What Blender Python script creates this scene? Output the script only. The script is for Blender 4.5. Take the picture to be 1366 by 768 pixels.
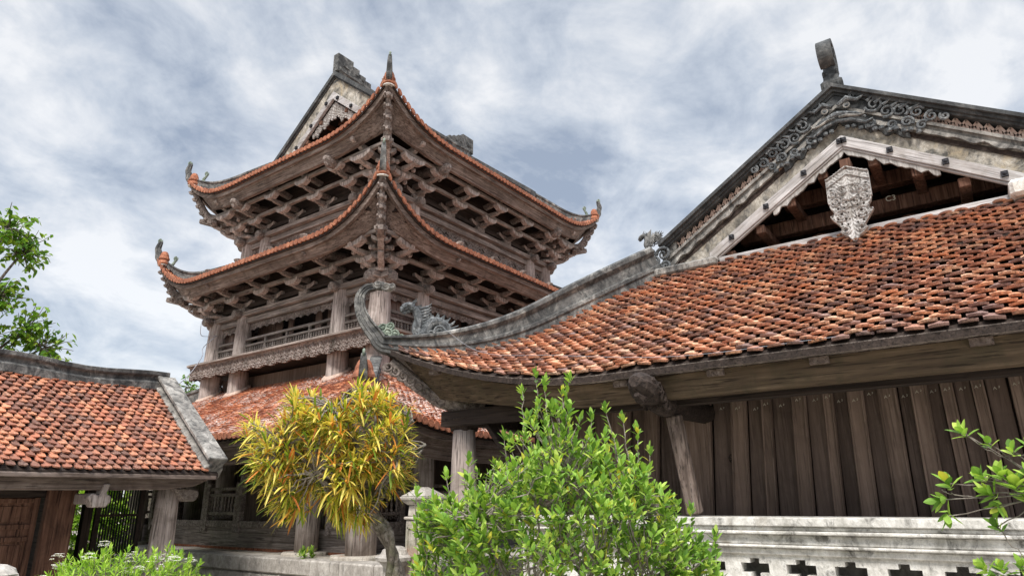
import bpy, math, random
from math import sin, cos, pi, radians, sqrt, atan2, exp, floor
from mathutils import Vector as V, Matrix
random.seed(7)
for o in list(bpy.data.objects): bpy.data.objects.remove(o)
S = bpy.context.scene
COL = S.collection
# ---------------------------------------------------------------- camera, sky, sun, exposure
cam = bpy.data.objects.new('camera', bpy.data.cameras.new('camera'))
COL.objects.link(cam)
cam.matrix_world = Matrix(((0.58835982, -0.24081294, -0.77190792, 0), (-0.80853931, -0.18683124, -0.55799487, 0),
                           (-0.00984413, 0.95241966, -0.30463073, 1.6), (0, 0, 0, 1)))
cam.data.sensor_width = 36; cam.data.lens = 23.06
cam.data.clip_start = 0.05; cam.data.clip_end = 3000
S.camera = cam
SUN_EL, SUN_AZ = 52, 205          # degrees; azimuth of the sun measured from +x towards +y
EXPOSURE = 1.7
CLOUD = 0.29
S.view_settings.view_transform = 'Standard'; S.view_settings.look = 'None'
S.view_settings.exposure = EXPOSURE; S.view_settings.gamma = 1
w = bpy.data.worlds.new('World'); S.world = w; w.use_nodes = True
nt = w.node_tree; nt.nodes.clear(); N = nt.nodes.new; LK = nt.links.new
out = N('ShaderNodeOutputWorld'); bg = N('ShaderNodeBackground'); bg2 = N('ShaderNodeBackground'); mixs = N('ShaderNodeMixShader')
sky = N('ShaderNodeTexSky'); sky.sky_type = 'NISHITA'; sky.sun_disc = False
sky.sun_elevation = radians(SUN_EL); sky.sun_rotation = radians(90 - SUN_AZ)
LK(sky.outputs[0], bg.inputs[0]); bg.inputs[1].default_value = 0.10
tc = N('ShaderNodeTexCoord'); sep = N('ShaderNodeSeparateXYZ'); LK(tc.outputs['Generated'], sep.inputs[0])
addz = N('ShaderNodeMath'); addz.operation = 'ADD'; addz.inputs[1].default_value = 1.1; LK(sep.outputs[2], addz.inputs[0])
mx = N('ShaderNodeMath'); mx.operation = 'MAXIMUM'; mx.inputs[1].default_value = 0.08; LK(addz.outputs[0], mx.inputs[0])
dv = N('ShaderNodeVectorMath'); dv.operation = 'DIVIDE'; cb = N('ShaderNodeCombineXYZ')
for i in range(3): LK(mx.outputs[0], cb.inputs[i])
LK(tc.outputs['Generated'], dv.inputs[0]); LK(cb.outputs[0], dv.inputs[1])
mp = N('ShaderNodeMapping'); mp.inputs['Location'].default_value = (5.435, 5.631, 0.197); mp.inputs['Scale'].default_value = (1, 1, 1.6); LK(dv.outputs[0], mp.inputs[0])
n1 = N('ShaderNodeTexNoise'); n1.inputs['Scale'].default_value = 3.6; n1.inputs['Detail'].default_value = 7; n1.inputs['Roughness'].default_value = 0.58; n1.inputs['Distortion'].default_value = 0.55
LK(mp.outputs[0], n1.inputs['Vector'])
n2 = N('ShaderNodeTexNoise'); n2.inputs['Scale'].default_value = 11; n2.inputs['Detail'].default_value = 12; n2.inputs['Roughness'].default_value = 0.6; n2.inputs['Distortion'].default_value = 0.3
LK(mp.outputs[0], n2.inputs['Vector'])
mm = N('ShaderNodeMix'); mm.data_type = 'FLOAT'; mm.inputs[0].default_value = 0.38; LK(n1.outputs[0], mm.inputs[2]); LK(n2.outputs[0], mm.inputs[3])
cr = N('ShaderNodeValToRGB'); e = cr.color_ramp.elements
e[0].position = 0.40; e[0].color = (0.37, 0.43, 0.53, 1); e[1].position = 0.575; e[1].color = (1.0, 1.0, 1.0, 1)
x_ = e.new(0.48); x_.color = (0.64, 0.69, 0.76, 1)
LK(mm.outputs[0], cr.inputs[0])
# sky above the view boosted well past natural overcast, as added fill light
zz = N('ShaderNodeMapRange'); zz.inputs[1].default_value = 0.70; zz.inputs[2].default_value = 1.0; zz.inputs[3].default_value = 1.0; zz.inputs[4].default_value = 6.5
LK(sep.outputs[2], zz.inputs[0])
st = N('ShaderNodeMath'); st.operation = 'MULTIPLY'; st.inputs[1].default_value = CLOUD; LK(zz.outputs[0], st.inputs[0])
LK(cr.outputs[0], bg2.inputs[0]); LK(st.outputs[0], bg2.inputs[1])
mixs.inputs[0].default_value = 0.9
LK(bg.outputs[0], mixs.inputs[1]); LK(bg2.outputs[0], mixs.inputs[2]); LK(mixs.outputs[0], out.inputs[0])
sl = bpy.data.lights.new('sun', 'SUN'); sl.energy = 1.5; sl.angle = radians(14); sl.color = (1.0, 0.95, 0.88)
so = bpy.data.objects.new('sun', sl); COL.objects.link(so)
sd = V((cos(radians(SUN_EL)) * cos(radians(SUN_AZ)), cos(radians(SUN_EL)) * sin(radians(SUN_AZ)), sin(radians(SUN_EL))))
so.rotation_euler = sd.to_track_quat('Z', 'Y').to_euler()

# ---------------------------------------------------------------- materials
MATS = {}; SLOPE_ANG = radians(32.4)
def new_mat(name):
    m = bpy.data.materials.new(name); m.use_nodes = True; MATS[name] = m
    t = m.node_tree; b = t.nodes['Principled BSDF']; return m, t, b
def ramp(t, stops, fac):
    r = t.nodes.new('ShaderNodeValToRGB'); el = r.color_ramp.elements
    while len(el) < len(stops): el.new(0.5)
    for k, (p, c) in enumerate(stops): el[k].position = p; el[k].color = (*c, 1)
    t.links.new(fac, r.inputs[0]); return r.outputs[0]
def noise(t, vec, scale, detail=5, rough=0.6, dist=0.0):
    n = t.nodes.new('ShaderNodeTexNoise'); n.inputs['Scale'].default_value = scale; n.inputs['Detail'].default_value = detail
    n.inputs['Roughness'].default_value = rough; n.inputs['Distortion'].default_value = dist
    t.links.new(vec, n.inputs['Vector']); return n.outputs[0]
def mix(t, f, a, b, mode='MIX'):
    n = t.nodes.new('ShaderNodeMix'); n.data_type = 'RGBA'; n.blend_type = mode
    for s, x in ((0, f), (6, a), (7, b)):
        if isinstance(x, (int, float)): n.inputs[s].default_value = x
        elif isinstance(x, tuple): n.inputs[s].default_value = (*x, 1)
        else: t.links.new(x, n.inputs[s])
    return n.outputs[2]
def fmath(t, op, a, b):
    n = t.nodes.new('ShaderNodeMath'); n.operation = op
    for s, x in ((0, a), (1, b)):
        if isinstance(x, (int, float)): n.inputs[s].default_value = x
        else: t.links.new(x, n.inputs[s])
    return n.outputs[0]
def mapr(t, f, a, b, c=0.0, d=1.0):
    n = t.nodes.new('ShaderNodeMapRange')
    for k, x in ((1, a), (2, b), (3, c), (4, d)): n.inputs[k].default_value = x
    t.links.new(f, n.inputs[0]); return n.outputs[0]
def coords(t, scale=(1, 1, 1)):
    g = t.nodes.new('ShaderNodeNewGeometry'); m_ = t.nodes.new('ShaderNodeMapping'); m_.inputs['Scale'].default_value = scale
    t.links.new(g.outputs['Position'], m_.inputs[0]); return m_.outputs[0], g
def bump(t, b, h, dist=0.01, strength=0.6):
    n = t.nodes.new('ShaderNodeBump'); n.inputs['Distance'].default_value = dist; n.inputs['Strength'].default_value = strength
    t.links.new(h, n.inputs['Height']); t.links.new(n.outputs[0], b.inputs['Normal'])

def wood(name, dark, mid, light, axis='z', rough=0.85, stain=None, stain_amt=0.5, cracks=0.7, per_island=0.0, rot=0.0):
    m, t, b = new_mat(name)
    sc = {'x': (0.045, 1, 1), 'y': (1, 0.045, 1), 'z': (1, 1, 0.045), 'n': (1, 1, 1)}[axis]
    v, g = coords(t, sc)
    v1, _ = coords(t)
    if rot:
        rm = t.nodes.new('ShaderNodeMapping'); rm.inputs['Rotation'].default_value = (rot, 0, 0); g0 = t.nodes.new('ShaderNodeNewGeometry'); t.links.new(g0.outputs['Position'], rm.inputs[0])
        t.links.new(rm.outputs[0], v.node.inputs[0])
    f = noise(t, v, 26, 6, 0.62, 0.5); bl = noise(t, v1, 1.7, 4, 0.6)
    c = ramp(t, [(0.3, dark), (0.5, mid), (0.72, light)], f)
    c2 = mix(t, mapr(t, bl, 0.35, 0.65, 0, 0.55), c, dark)
    if stain: c2 = mix(t, mapr(t, noise(t, v1, 3.3, 6, 0.7, 0.8), 0.48, 0.66, 0, stain_amt), c2, stain)
    cf = noise(t, v, 60, 3, 0.5)
    crk = mapr(t, cf, 0.36, 0.42, cracks, 0.0)
    c3 = mix(t, crk, c2, tuple(x * 0.25 for x in dark))
    if per_island:
        ri = g.outputs['Random Per Island']
        c3 = mix(t, per_island, c3, ramp(t, [(0, tuple(x * 0.5 for x in mid)), (1, tuple(min(1, x * 1.5) for x in mid))], ri), 'OVERLAY' if False else 'MIX')
    t.links.new(c3, b.inputs['Base Color']); b.inputs['Roughness'].default_value = rough; b.inputs['Specular IOR Level'].default_value = 0.25
    bump(t, b, fmath(t, 'ADD', f, fmath(t, 'MULTIPLY', cf, 0.6)), 0.012, 0.7)
    return m
for ax in 'xyzn':
    wood('timber_' + ax, (0.10, 0.08, 0.07), (0.29, 0.245, 0.22), (0.54, 0.475, 0.44), ax, stain=(0.10, 0.085, 0.075), stain_amt=0.5)
    wood('fascia_' + ax, (0.08, 0.060, 0.051), (0.205, 0.157, 0.134), (0.37, 0.305, 0.272), ax, stain=(0.06, 0.042, 0.034), stain_amt=0.6)
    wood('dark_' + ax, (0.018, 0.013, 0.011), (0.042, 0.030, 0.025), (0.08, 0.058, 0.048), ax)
    wood('mossy_' + ax, (0.05, 0.034, 0.022), (0.115, 0.080, 0.050), (0.22, 0.16, 0.105), ax, stain=(0.06, 0.048, 0.028), stain_amt=0.7)
    wood('grey_' + ax, (0.20, 0.19, 0.19), (0.40, 0.38, 0.375), (0.62, 0.60, 0.60), ax, stain=(0.19, 0.16, 0.13), stain_amt=0.55, cracks=0.5)
for nm_, an_ in (('r', SLOPE_ANG), ('s', -SLOPE_ANG)): wood('grey_' + nm_, (0.24, 0.225, 0.22), (0.46, 0.44, 0.435), (0.68, 0.66, 0.66), 'y', stain=(0.19, 0.16, 0.13), stain_amt=0.5, cracks=0.5, rot=an_)
wood('column', (0.20, 0.163, 0.147), (0.45, 0.38, 0.35), (0.70, 0.625, 0.585), 'z', stain=(0.14, 0.115, 0.095), stain_amt=0.55)
wood('carved', (0.08, 0.062, 0.054), (0.25, 0.205, 0.185), (0.46, 0.40, 0.375), 'n', stain=(0.07, 0.06, 0.05), stain_amt=0.7, cracks=0.3)
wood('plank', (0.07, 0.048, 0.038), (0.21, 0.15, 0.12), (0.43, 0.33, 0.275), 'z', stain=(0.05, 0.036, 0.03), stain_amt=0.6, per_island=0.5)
wood('plank_dark', (0.04, 0.028, 0.023), (0.14, 0.10, 0.082), (0.30, 0.225, 0.19), 'z', stain=(0.03, 0.022, 0.018), stain_amt=0.6, per_island=0.55)  # recessed boards: less bleached, with recess shade also put into the colour
wood('shed_wood', (0.05, 0.023, 0.014), (0.15, 0.075, 0.05), (0.26, 0.15, 0.105), 'z', stain=(0.03, 0.016, 0.01), stain_amt=0.5)
wood('board_pink', (0.09, 0.06, 0.05), (0.22, 0.15, 0.125), (0.33, 0.25, 0.22), 'z', per_island=0.25)
wood('pale_carved', (0.15, 0.14, 0.132), (0.38, 0.36, 0.345), (0.62, 0.60, 0.59), 'z', stain=(0.30, 0.26, 0.22), stain_amt=0.3, cracks=0.3)
wood('bark', (0.06, 0.05, 0.04), (0.17, 0.145, 0.12), (0.36, 0.33, 0.30), 'n', stain=(0.10, 0.12, 0.05), stain_amt=0.5, cracks=0.5)
wood('twig', (0.10, 0.085, 0.07), (0.24, 0.21, 0.18), (0.40, 0.37, 0.33), 'n', cracks=0.2)

def masonry(name, dark, mid, light, spots=(0.02, 0.022, 0.024), spot_amt=0.85, lo=0.50, hi=0.62, stain=None, green=0.0, sc=1.0, rough=0.9):
    m, t, b = new_mat(name); v, g = coords(t, (1, 1, 0.75))
    a = noise(t, v, 3.2 * sc, 8, 0.72, 0.6); d = noise(t, v, 17 * sc, 7, 0.72, 0.3); f = noise(t, v, 70 * sc, 4, 0.6)
    mixf = fmath(t, 'ADD', fmath(t, 'MULTIPLY', a, 0.5), fmath(t, 'MULTIPLY', d, 0.5))
    c = ramp(t, [(0.36, dark), (0.5, mid), (0.62, light)], mixf)
    s = mapr(t, fmath(t, 'ADD', fmath(t, 'MULTIPLY', noise(t, v, 5.5 * sc, 8, 0.75, 1.0), 0.6), fmath(t, 'MULTIPLY', d, 0.4)), lo, hi, 0, spot_amt)
    c = mix(t, s, c, spots)
    if stain: c = mix(t, mapr(t, noise(t, v, 2.1, 6, 0.7, 1.0), 0.55, 0.68, 0, 0.75), c, stain)
    if green: c = mix(t, mapr(t, noise(t, v, 8, 5, 0.6), 0.5, 0.65, 0, green), c, (0.10, 0.13, 0.045))
    t.links.new(c, b.inputs['Base Color']); b.inputs['Roughness'].default_value = rough; b.inputs['Specular IOR Level'].default_value = 0.2
    bump(t, b, fmath(t, 'ADD', d, fmath(t, 'MULTIPLY', f, 0.5)), 0.012, 0.8)
    return m
masonry('ridge', (0.045, 0.045, 0.046), (0.15, 0.147, 0.142), (0.42, 0.41, 0.385), lo=0.44, hi=0.55)
masonry('ridge_pale', (0.09, 0.085, 0.078), (0.27, 0.255, 0.235), (0.52, 0.50, 0.46), lo=0.46, hi=0.58)
masonry('ridge_dark', (0.03, 0.032, 0.034), (0.075, 0.078, 0.08), (0.18, 0.18, 0.175), lo=0.45, hi=0.6)
masonry('plaster', (0.10, 0.088, 0.072), (0.32, 0.29, 0.245), (0.62, 0.58, 0.52), stain=(0.38, 0.30, 0.19), lo=0.47, hi=0.585)
masonry('whitewash', (0.30, 0.29, 0.26), (0.60, 0.585, 0.55), (0.84, 0.83, 0.80), spots=(0.07, 0.065, 0.055), lo=0.50, hi=0.61, stain=(0.36, 0.32, 0.26))
masonry('stone', (0.17, 0.155, 0.14), (0.34, 0.315, 0.285), (0.54, 0.51, 0.47), lo=0.54, hi=0.66)
masonry('pier_stone', (0.20, 0.175, 0.15), (0.42, 0.38, 0.33), (0.64, 0.60, 0.54), lo=0.53, hi=0.62, stain=(0.30, 0.13, 0.075), green=0.25)
masonry('dragon_grey', (0.035, 0.04, 0.043), (0.13, 0.14, 0.148), (0.42, 0.43, 0.43), lo=0.46, hi=0.57, sc=3.5)
masonry('dragon_cream', (0.14, 0.13, 0.10), (0.40, 0.37, 0.28), (0.66, 0.62, 0.52), lo=0.54, hi=0.64, sc=2.5, green=0.25)
masonry('verdigris', (0.05, 0.065, 0.055), (0.17, 0.21, 0.17), (0.36, 0.40, 0.33), lo=0.54, hi=0.64, sc=2.5)
masonry('terracotta_trim', (0.13, 0.05, 0.033), (0.33, 0.125, 0.07), (0.54, 0.25, 0.15), lo=0.48, hi=0.60, spots=(0.07, 0.04, 0.035), spot_amt=0.8, sc=2.5)
masonry('pink_plaster', (0.30, 0.20, 0.16), (0.48, 0.35, 0.29), (0.62, 0.5, 0.43), lo=0.55, hi=0.66)
masonry('soil', (0.26, 0.23, 0.19), (0.40, 0.36, 0.31), (0.52, 0.48, 0.42), green=0.1)

def tile_mat(name, stops, patch, patch_amt, lich=None, lich_amt=0.0, pn=2.3, dark_amt=0.8):
    m, t, b = new_mat(name); v, g = coords(t)
    ri = g.outputs['Random Per Island']
    c = ramp(t, stops, ri)
    p = noise(t, v, pn, 6, 0.65, 0.5)
    c = mix(t, mapr(t, p, 0.45, 0.62, 0, patch_amt), c, patch, 'MIX')
    d = noise(t, v, 34, 6, 0.75, 0.5)
    wn = t.nodes.new('ShaderNodeTexWhiteNoise'); wn.noise_dimensions = '1D'; t.links.new(fmath(t, 'MULTIPLY', ri, 37.7), wn.inputs['W'])
    c = mix(t, mapr(t, noise(t, v, 70, 5, 0.75), 0.44, 0.60, 0, 0.45), c, (0.10, 0.055, 0.045))
    c = mix(t, fmath(t, 'MULTIPLY', mapr(t, d, 0.47, 0.58, 0, dark_amt), wn.outputs[0]), c, (0.035, 0.027, 0.028))
    c = mix(t, fmath(t, 'MULTIPLY', mapr(t, noise(t, v, 55, 5, 0.7), 0.52, 0.62, 0, 0.55), wn.outputs[0]), c, (0.52, 0.36, 0.26))
    if lich: c = mix(t, fmath(t, 'MULTIPLY', mapr(t, noise(t, v, 22, 5, 0.7, 0.6), 0.5, 0.56, 0, 1), mapr(t, noise(t, v, 1.1, 3), 0.42, 0.55, 0, lich_amt)), c, lich)
    t.links.new(c, b.inputs['Base Color']); b.inputs['Roughness'].default_value = 0.8; b.inputs['Specular IOR Level'].default_value = 0.3
    bump(t, b, d, 0.006, 0.6)
tile_mat('tile_hall', [(0, (0.17, 0.115, 0.11)), (0.15, (0.28, 0.16, 0.13)), (0.4, (0.46, 0.205, 0.125)), (0.7, (0.62, 0.28, 0.15)), (1, (0.74, 0.47, 0.31))], (0.33, 0.19, 0.15), 0.35)
tile_mat('tile_shed', [(0, (0.13, 0.07, 0.055)), (0.25, (0.27, 0.11, 0.072)), (0.6, (0.47, 0.17, 0.095)), (1, (0.64, 0.28, 0.15))], (0.20, 0.095, 0.072), 0.5, pn=1.3)
tile_mat('tile_tower', [(0, (0.22, 0.085, 0.055)), (0.3, (0.42, 0.14, 0.07)), (0.7, (0.58, 0.20, 0.09)), (1, (0.68, 0.30, 0.15))], (0.34, 0.14, 0.09), 0.5, (0.62, 0.57, 0.54), 0.9)

def leaf_mat(name, stops, trans=0.35, rough=0.55):
    m, t, b = new_mat(name); v, g = coords(t)
    c = ramp(t, stops, g.outputs['Random Per Island'])
    c = mix(t, mapr(t, noise(t, v, 9, 3), 0.4, 0.65, 0, 0.3), c, stops[0][1])
    t.links.new(c, b.inputs['Base Color']); b.inputs['Roughness'].default_value = rough; b.inputs['Specular IOR Level'].default_value = 0.25
    tr = t.nodes.new('ShaderNodeBsdfTranslucent'); t.links.new(mix(t, 1.0, c, (1.0, 1.0, 0.5), 'MULTIPLY'), tr.inputs[0])
    ms = t.nodes.new('ShaderNodeMixShader'); ms.inputs[0].default_value = trans
    t.links.new(b.outputs[0], ms.inputs[1]); t.links.new(tr.outputs[0], ms.inputs[2])
    t.links.new(ms.outputs[0], t.nodes['Material Output'].inputs[0])
leaf_mat('leaf_green', [(0, (0.08, 0.17, 0.03)), (0.3, (0.20, 0.37, 0.055)), (0.7, (0.37, 0.56, 0.10)), (0.94, (0.52, 0.65, 0.14)), (1.0, (0.70, 0.60, 0.06))], 0.4)
leaf_mat('leaf_croton', [(0, (0.09, 0.17, 0.02)), (0.22, (0.22, 0.30, 0.03)), (0.36, (0.60, 0.57, 0.06)), (0.55, (0.86, 0.74, 0.19)), (0.84, (0.88, 0.66, 0.15)), (0.92, (0.78, 0.30, 0.05)), (1.0, (0.50, 0.15, 0.06))], 0.4)
leaf_mat('leaf_lime', [(0, (0.16, 0.32, 0.03)), (0.5, (0.34, 0.55, 0.07)), (1.0, (0.55, 0.70, 0.14))], 0.4)
leaf_mat('leaf_tree', [(0, (0.05, 0.13, 0.012)), (0.5, (0.14, 0.30, 0.03)), (1.0, (0.34, 0.48, 0.06))], 0.5)
leaf_mat('petal', [(0, (0.75, 0.73, 0.75)), (1.0, (0.88, 0.87, 0.88))], 0.3)
m, t, b = new_mat('iron'); b.inputs['Base Color'].default_value = (0.02, 0.02, 0.024, 1); b.inputs['Roughness'].default_value = 0.6; b.inputs['Metallic'].default_value = 0.6
m, t, b = new_mat('wire'); b.inputs['Base Color'].default_value = (0.22, 0.23, 0.26, 1); b.inputs['Roughness'].default_value = 0.6
m, t, b = new_mat('chalk'); b.inputs['Base Color'].default_value = (0.55, 0.52, 0.42, 1); b.inputs['Roughness'].default_value = 0.9

# ---------------------------------------------------------------- mesh helpers
LOC = {}
def reg(o, label, cat, group=None, kind=None):
    if label: o['label'] = label
    if cat: o['category'] = cat
    if group: o['group'] = group
    if kind: o['kind'] = kind
    return o
def empty(name, loc, label, cat, group=None):
    o = bpy.data.objects.new(name, None); COL.objects.link(o); o.location = loc; o.empty_display_size = 0.2
    LOC[o] = V(loc); return reg(o, label, cat, group)
class M:
    def __init__(s): s.v = []; s.f = []
    def add(s, vs, fs):
        k = len(s.v); s.v += [tuple(p) for p in vs]; s.f += [tuple(i + k for i in f) for f in fs]
    def box(s, x0, x1, y0, y1, z0, z1):
        s.add([(x0, y0, z0), (x1, y0, z0), (x1, y1, z0), (x0, y1, z0), (x0, y0, z1), (x1, y0, z1), (x1, y1, z1), (x0, y1, z1)],
              [(3, 2, 1, 0), (4, 5, 6, 7), (0, 1, 5, 4), (1, 2, 6, 5), (2, 3, 7, 6), (3, 0, 4, 7)])
    def bar(s, a, b, w, h, up=(0, 0, 1), w2=None, h2=None):
        a = V(a); b = V(b); d = (b - a).normalized(); up = V(up); sd_ = d.cross(up)
        if sd_.length < 1e-4: sd_ = d.cross(V((1, 0, 0)))
        sd_.normalize(); u = sd_.cross(d); w2 = w if w2 is None else w2; h2 = h if h2 is None else h2
        vs = []
        for p, ww, hh in ((a, w, h), (b, w2, h2)):
            for i, j in ((-1, -1), (1, -1), (1, 1), (-1, 1)): vs.append(p + sd_ * (i * ww / 2) + u * (j * hh / 2))
        s.add(vs, [(0, 1, 2, 3), (7, 6, 5, 4), (0, 4, 5, 1), (1, 5, 6, 2), (2, 6, 7, 3), (3, 7, 4, 0)])
    def tube(s, pts, rads, n=10, caps=True, flat=1.0):
        pts = [V(p) for p in pts]
        if not hasattr(rads, '__len__'): rads = [rads] * len(pts)
        ref = None; k0 = len(s.v)
        for i, p in enumerate(pts):
            d = (pts[min(i + 1, len(pts) - 1)] - pts[max(i - 1, 0)]).normalized()
            if ref is None:
                ref = d.cross(V((0, 0, 1)))
                if ref.length < 0.1: ref = d.cross(V((1, 0, 0)))
            ref = (ref - d * ref.dot(d)).normalized(); u = d.cross(ref)
            for k in range(n):
                a = 2 * pi * k / n; s.v.append(tuple(p + (ref * cos(a) * flat + u * sin(a)) * rads[i]))
        for i in range(len(pts) - 1):
            for k in range(n):
                a = k0 + i * n + k; b = k0 + i * n + (k + 1) % n; s.f.append((a, b, b + n, a + n))
        if caps:
            s.f.append(tuple(k0 + k for k in range(n))[::-1]); s.f.append(tuple(k0 + (len(pts) - 1) * n + k for k in range(n)))
    def lathe(s, c, prof, n=16, sq=False):
        c = V(c); k0 = len(s.v)
        for r, z in prof:
            for k in range(n):
                a = 2 * pi * (k + (0.5 if sq else 0)) / n; s.v.append((c.x + r * cos(a), c.y + r * sin(a), c.z + z))
        for i in range(len(prof) - 1):
            for k in range(n):
                a = k0 + i * n + k; b = k0 + i * n + (k + 1) % n; s.f.append((a, b, b + n, a + n))
        s.f.append(tuple(k0 + k for k in range(n))[::-1]); s.f.append(tuple(k0 + (len(prof) - 1) * n + k for k in range(n)))
    def ball(s, c, r, n=8, sc=(1, 1, 1)):
        c = V(c); prof = []
        k0 = len(s.v); rows = n // 2 + 1
        for i in range(rows):
            th = pi * (i + 0.0) / (rows - 1)
            for k in range(n):
                a = 2 * pi * k / n; rr = max(sin(th), 0.02)
                s.v.append((c.x + r * sc[0] * rr * cos(a), c.y + r * sc[1] * rr * sin(a), c.z - r * sc[2] * cos(th)))
        for i in range(rows - 1):
            for k in range(n):
                a = k0 + i * n + k; b = k0 + i * n + (k + 1) % n; s.f.append((a, b, b + n, a + n))
    def prism(s, outline, ext):
        n = len(outline); ext = V(ext); a = [V(p) for p in outline]
        s.add(a + [p + ext for p in a], [tuple(range(n))[::-1], tuple(range(n, 2 * n))] + [(i, (i + 1) % n, (i + 1) % n + n, i + n) for i in range(n)])
    def sweep(s, path, side, prof, scales=None, scal2=None):
        """closed profile [(side, up)] swept along a path lying in the vertical plane normal to side"""
        path = [V(p) for p in path]; side = V(side).normalized(); k0 = len(s.v); n = len(prof)
        for i, p in enumerate(path):
            d = (path[min(i + 1, len(path) - 1)] - path[max(i - 1, 0)]).normalized(); u = side.cross(d).normalized()
            if i == 0 and u.z < 0: s._flip = True
            elif i == 0: s._flip = False
            if s._flip: u = -u
            k = 1 if scales is None else scales[i]; k2 = k if scal2 is None else scal2[i]
            for a, b in prof: s.v.append(tuple(p + side * a * k2 + u * b * k))
        for i in range(len(path) - 1):
            for k in range(n):
                a = k0 + i * n + k; b = k0 + i * n + (k + 1) % n; s.f.append((a, b, b + n, a + n))
        s.f.append(tuple(k0 + k for k in range(n))[::-1]); s.f.append(tuple(k0 + (len(path) - 1) * n + k for k in range(n)))
    def grid(s, P, nu, nv):
        k0 = len(s.v)
        for j in range(nv + 1):
            for i in range(nu + 1): s.v.append(tuple(P(i / nu, j / nv)))
        for j in range(nv):
            for i in range(nu):
                a = k0 + j * (nu + 1) + i; s.f.append((a, a + 1, a + nu + 2, a + nu + 1))
    def relief(s, o, U, W, Nn, nu, nv, f, thick=0.03):
        """carved panel: f(u,v) gives height above the plane or None where it is cut away; u, v in metres"""
        o = V(o); lu = V(U).length; lv = V(W).length; uu = V(U).normalized(); ww = V(W).normalized(); Nn = V(Nn).normalized()
        idx = {}
        du = lu / nu; dvv = lv / nv
        def vert(i, j, back):
            k = (i, j, back)
            if k not in idx:
                if back: p = o + uu * (i * du) + ww * (j * dvv) - Nn * thick
                else:
                    h = f((i) * du, (j) * dvv); h = 0 if h is None else h
                    p = o + uu * (i * du) + ww * (j * dvv) + Nn * h
                idx[k] = len(s.v); s.v.append(tuple(p))
            return idx[k]
        solid = [[f((i + 0.5) * du, (j + 0.5) * dvv) is not None for j in range(nv)] for i in range(nu)]
        for i in range(nu):
            for j in range(nv):
                if not solid[i][j]: continue
                s.f.append((vert(i, j, 0), vert(i + 1, j, 0), vert(i + 1, j + 1, 0), vert(i, j + 1, 0)))
                for di, dj, a, b in ((-1, 0, (i, j), (i, j + 1)), (1, 0, (i + 1, j + 1), (i + 1, j)), (0, -1, (i + 1, j), (i, j)), (0, 1, (i, j + 1), (i + 1, j + 1))):
                    ii, jj = i + di, j + dj
                    if not (0 <= ii < nu and 0 <= jj < nv) or not solid[ii][jj]:
                        s.f.append((vert(*a, 0), vert(*b, 0), vert(*b, 1), vert(*a, 1)))
    def build(s, name, mat, parent=None, smooth=False, bevel=0.0, label=None, cat=None, group=None, kind=None, seg=1):
        off = V((0, 0, 0)); p = parent
        while p is not None: off += LOC.get(p, V((0, 0, 0))); p = p.parent
        me = bpy.data.meshes.new(name); me.from_pydata([(a - off.x, b_ - off.y, c - off.z) for a, b_, c in s.v], [], s.f)
        me.materials.append(MATS[mat]); me.update()
        if smooth: me.shade_smooth()
        o = bpy.data.objects.new(name, me); COL.objects.link(o); o.parent = parent
        if bevel:
            bm_ = o.modifiers.new('bevel', 'BEVEL'); bm_.width = bevel; bm_.segments = seg; bm_.limit_method = 'ANGLE'; bm_.angle_limit = radians(40)
        if label or cat or group or kind: reg(o, label, cat, group, kind)
        return o
def lerp(a, b, t): return a + (b - a) * t
def spiral(c, uu, ww, r0, turns, rad, n=26, sgn=1, a0=0):
    c = V(c); uu = V(uu); ww = V(ww); pts = []; rads = []
    for i in range(n):
        t_ = i / (n - 1); r = r0 * (1 - t_) ** 0.8 + 0.004; a = a0 + sgn * 2 * pi * turns * t_
        pts.append(c + uu * r * cos(a) + ww * r * sin(a)); rads.append(rad * (1 - 0.5 * t_))
    return pts, rads
def bez(p, n):
    p = [V(q) for q in p]; out_ = []
    # Catmull-Rom through all the points
    P_ = [p[0] * 2 - p[1]] + p + [p[-1] * 2 - p[-2]]
    for i in range(1, len(P_) - 2):
        for k in range(n):
            t_ = k / n; a, b, c, d = P_[i - 1], P_[i], P_[i + 1], P_[i + 2]
            out_.append(0.5 * ((2 * b) + (c - a) * t_ + (2 * a - 5 * b + 4 * c - d) * t_ ** 2 + (3 * b - a - 3 * c + d) * t_ ** 3))
    out_.append(p[-1]); return out_

# ---------------------------------------------------------------- hipped roof geometry with upswept corners
class Roof:
    def __init__(s, cx, cy, ax, ay, ze, slope, D, L, R, p, F, conc=0.0):
        s.__dict__.update(locals())
    def q(s, dx, dy): return max(0.0, 1 - (dx + dy) / s.R) ** s.p
    def P(s, face, lat, d):
        """face 0:-x 1:+x 2:-y 3:+y ; lat = coordinate along the eave from centre ; d = inset from the eave"""
        if face < 2: dx = d; dy = s.ay - abs(lat); x = (-1 if face == 0 else 1) * (s.ax - d); y = lat
        else: dy = d; dx = s.ax - abs(lat); y = (-1 if face == 2 else 1) * (s.ay - d); x = lat
        q = s.q(max(dx, 0), max(dy, 0)); f = s.F * q
        z = s.ze + s.slope * d + s.conc * d * (d - s.D) + s.L * q
        return V((s.cx + x + (f if x > 0 else -f), s.cy + y + (f if y > 0 else -f), z))
    def half(s, face, d): return (s.ay if face < 2 else s.ax) - d
    def hip(s, sx, sy, d):
        q = s.q(d, d); f = s.F * q
        return V((s.cx + sx * (s.ax - d + f), s.cy + sy * (s.ay - d + f), s.ze + s.slope * d + s.conc * d * (d - s.D) + s.L * q))
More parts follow.
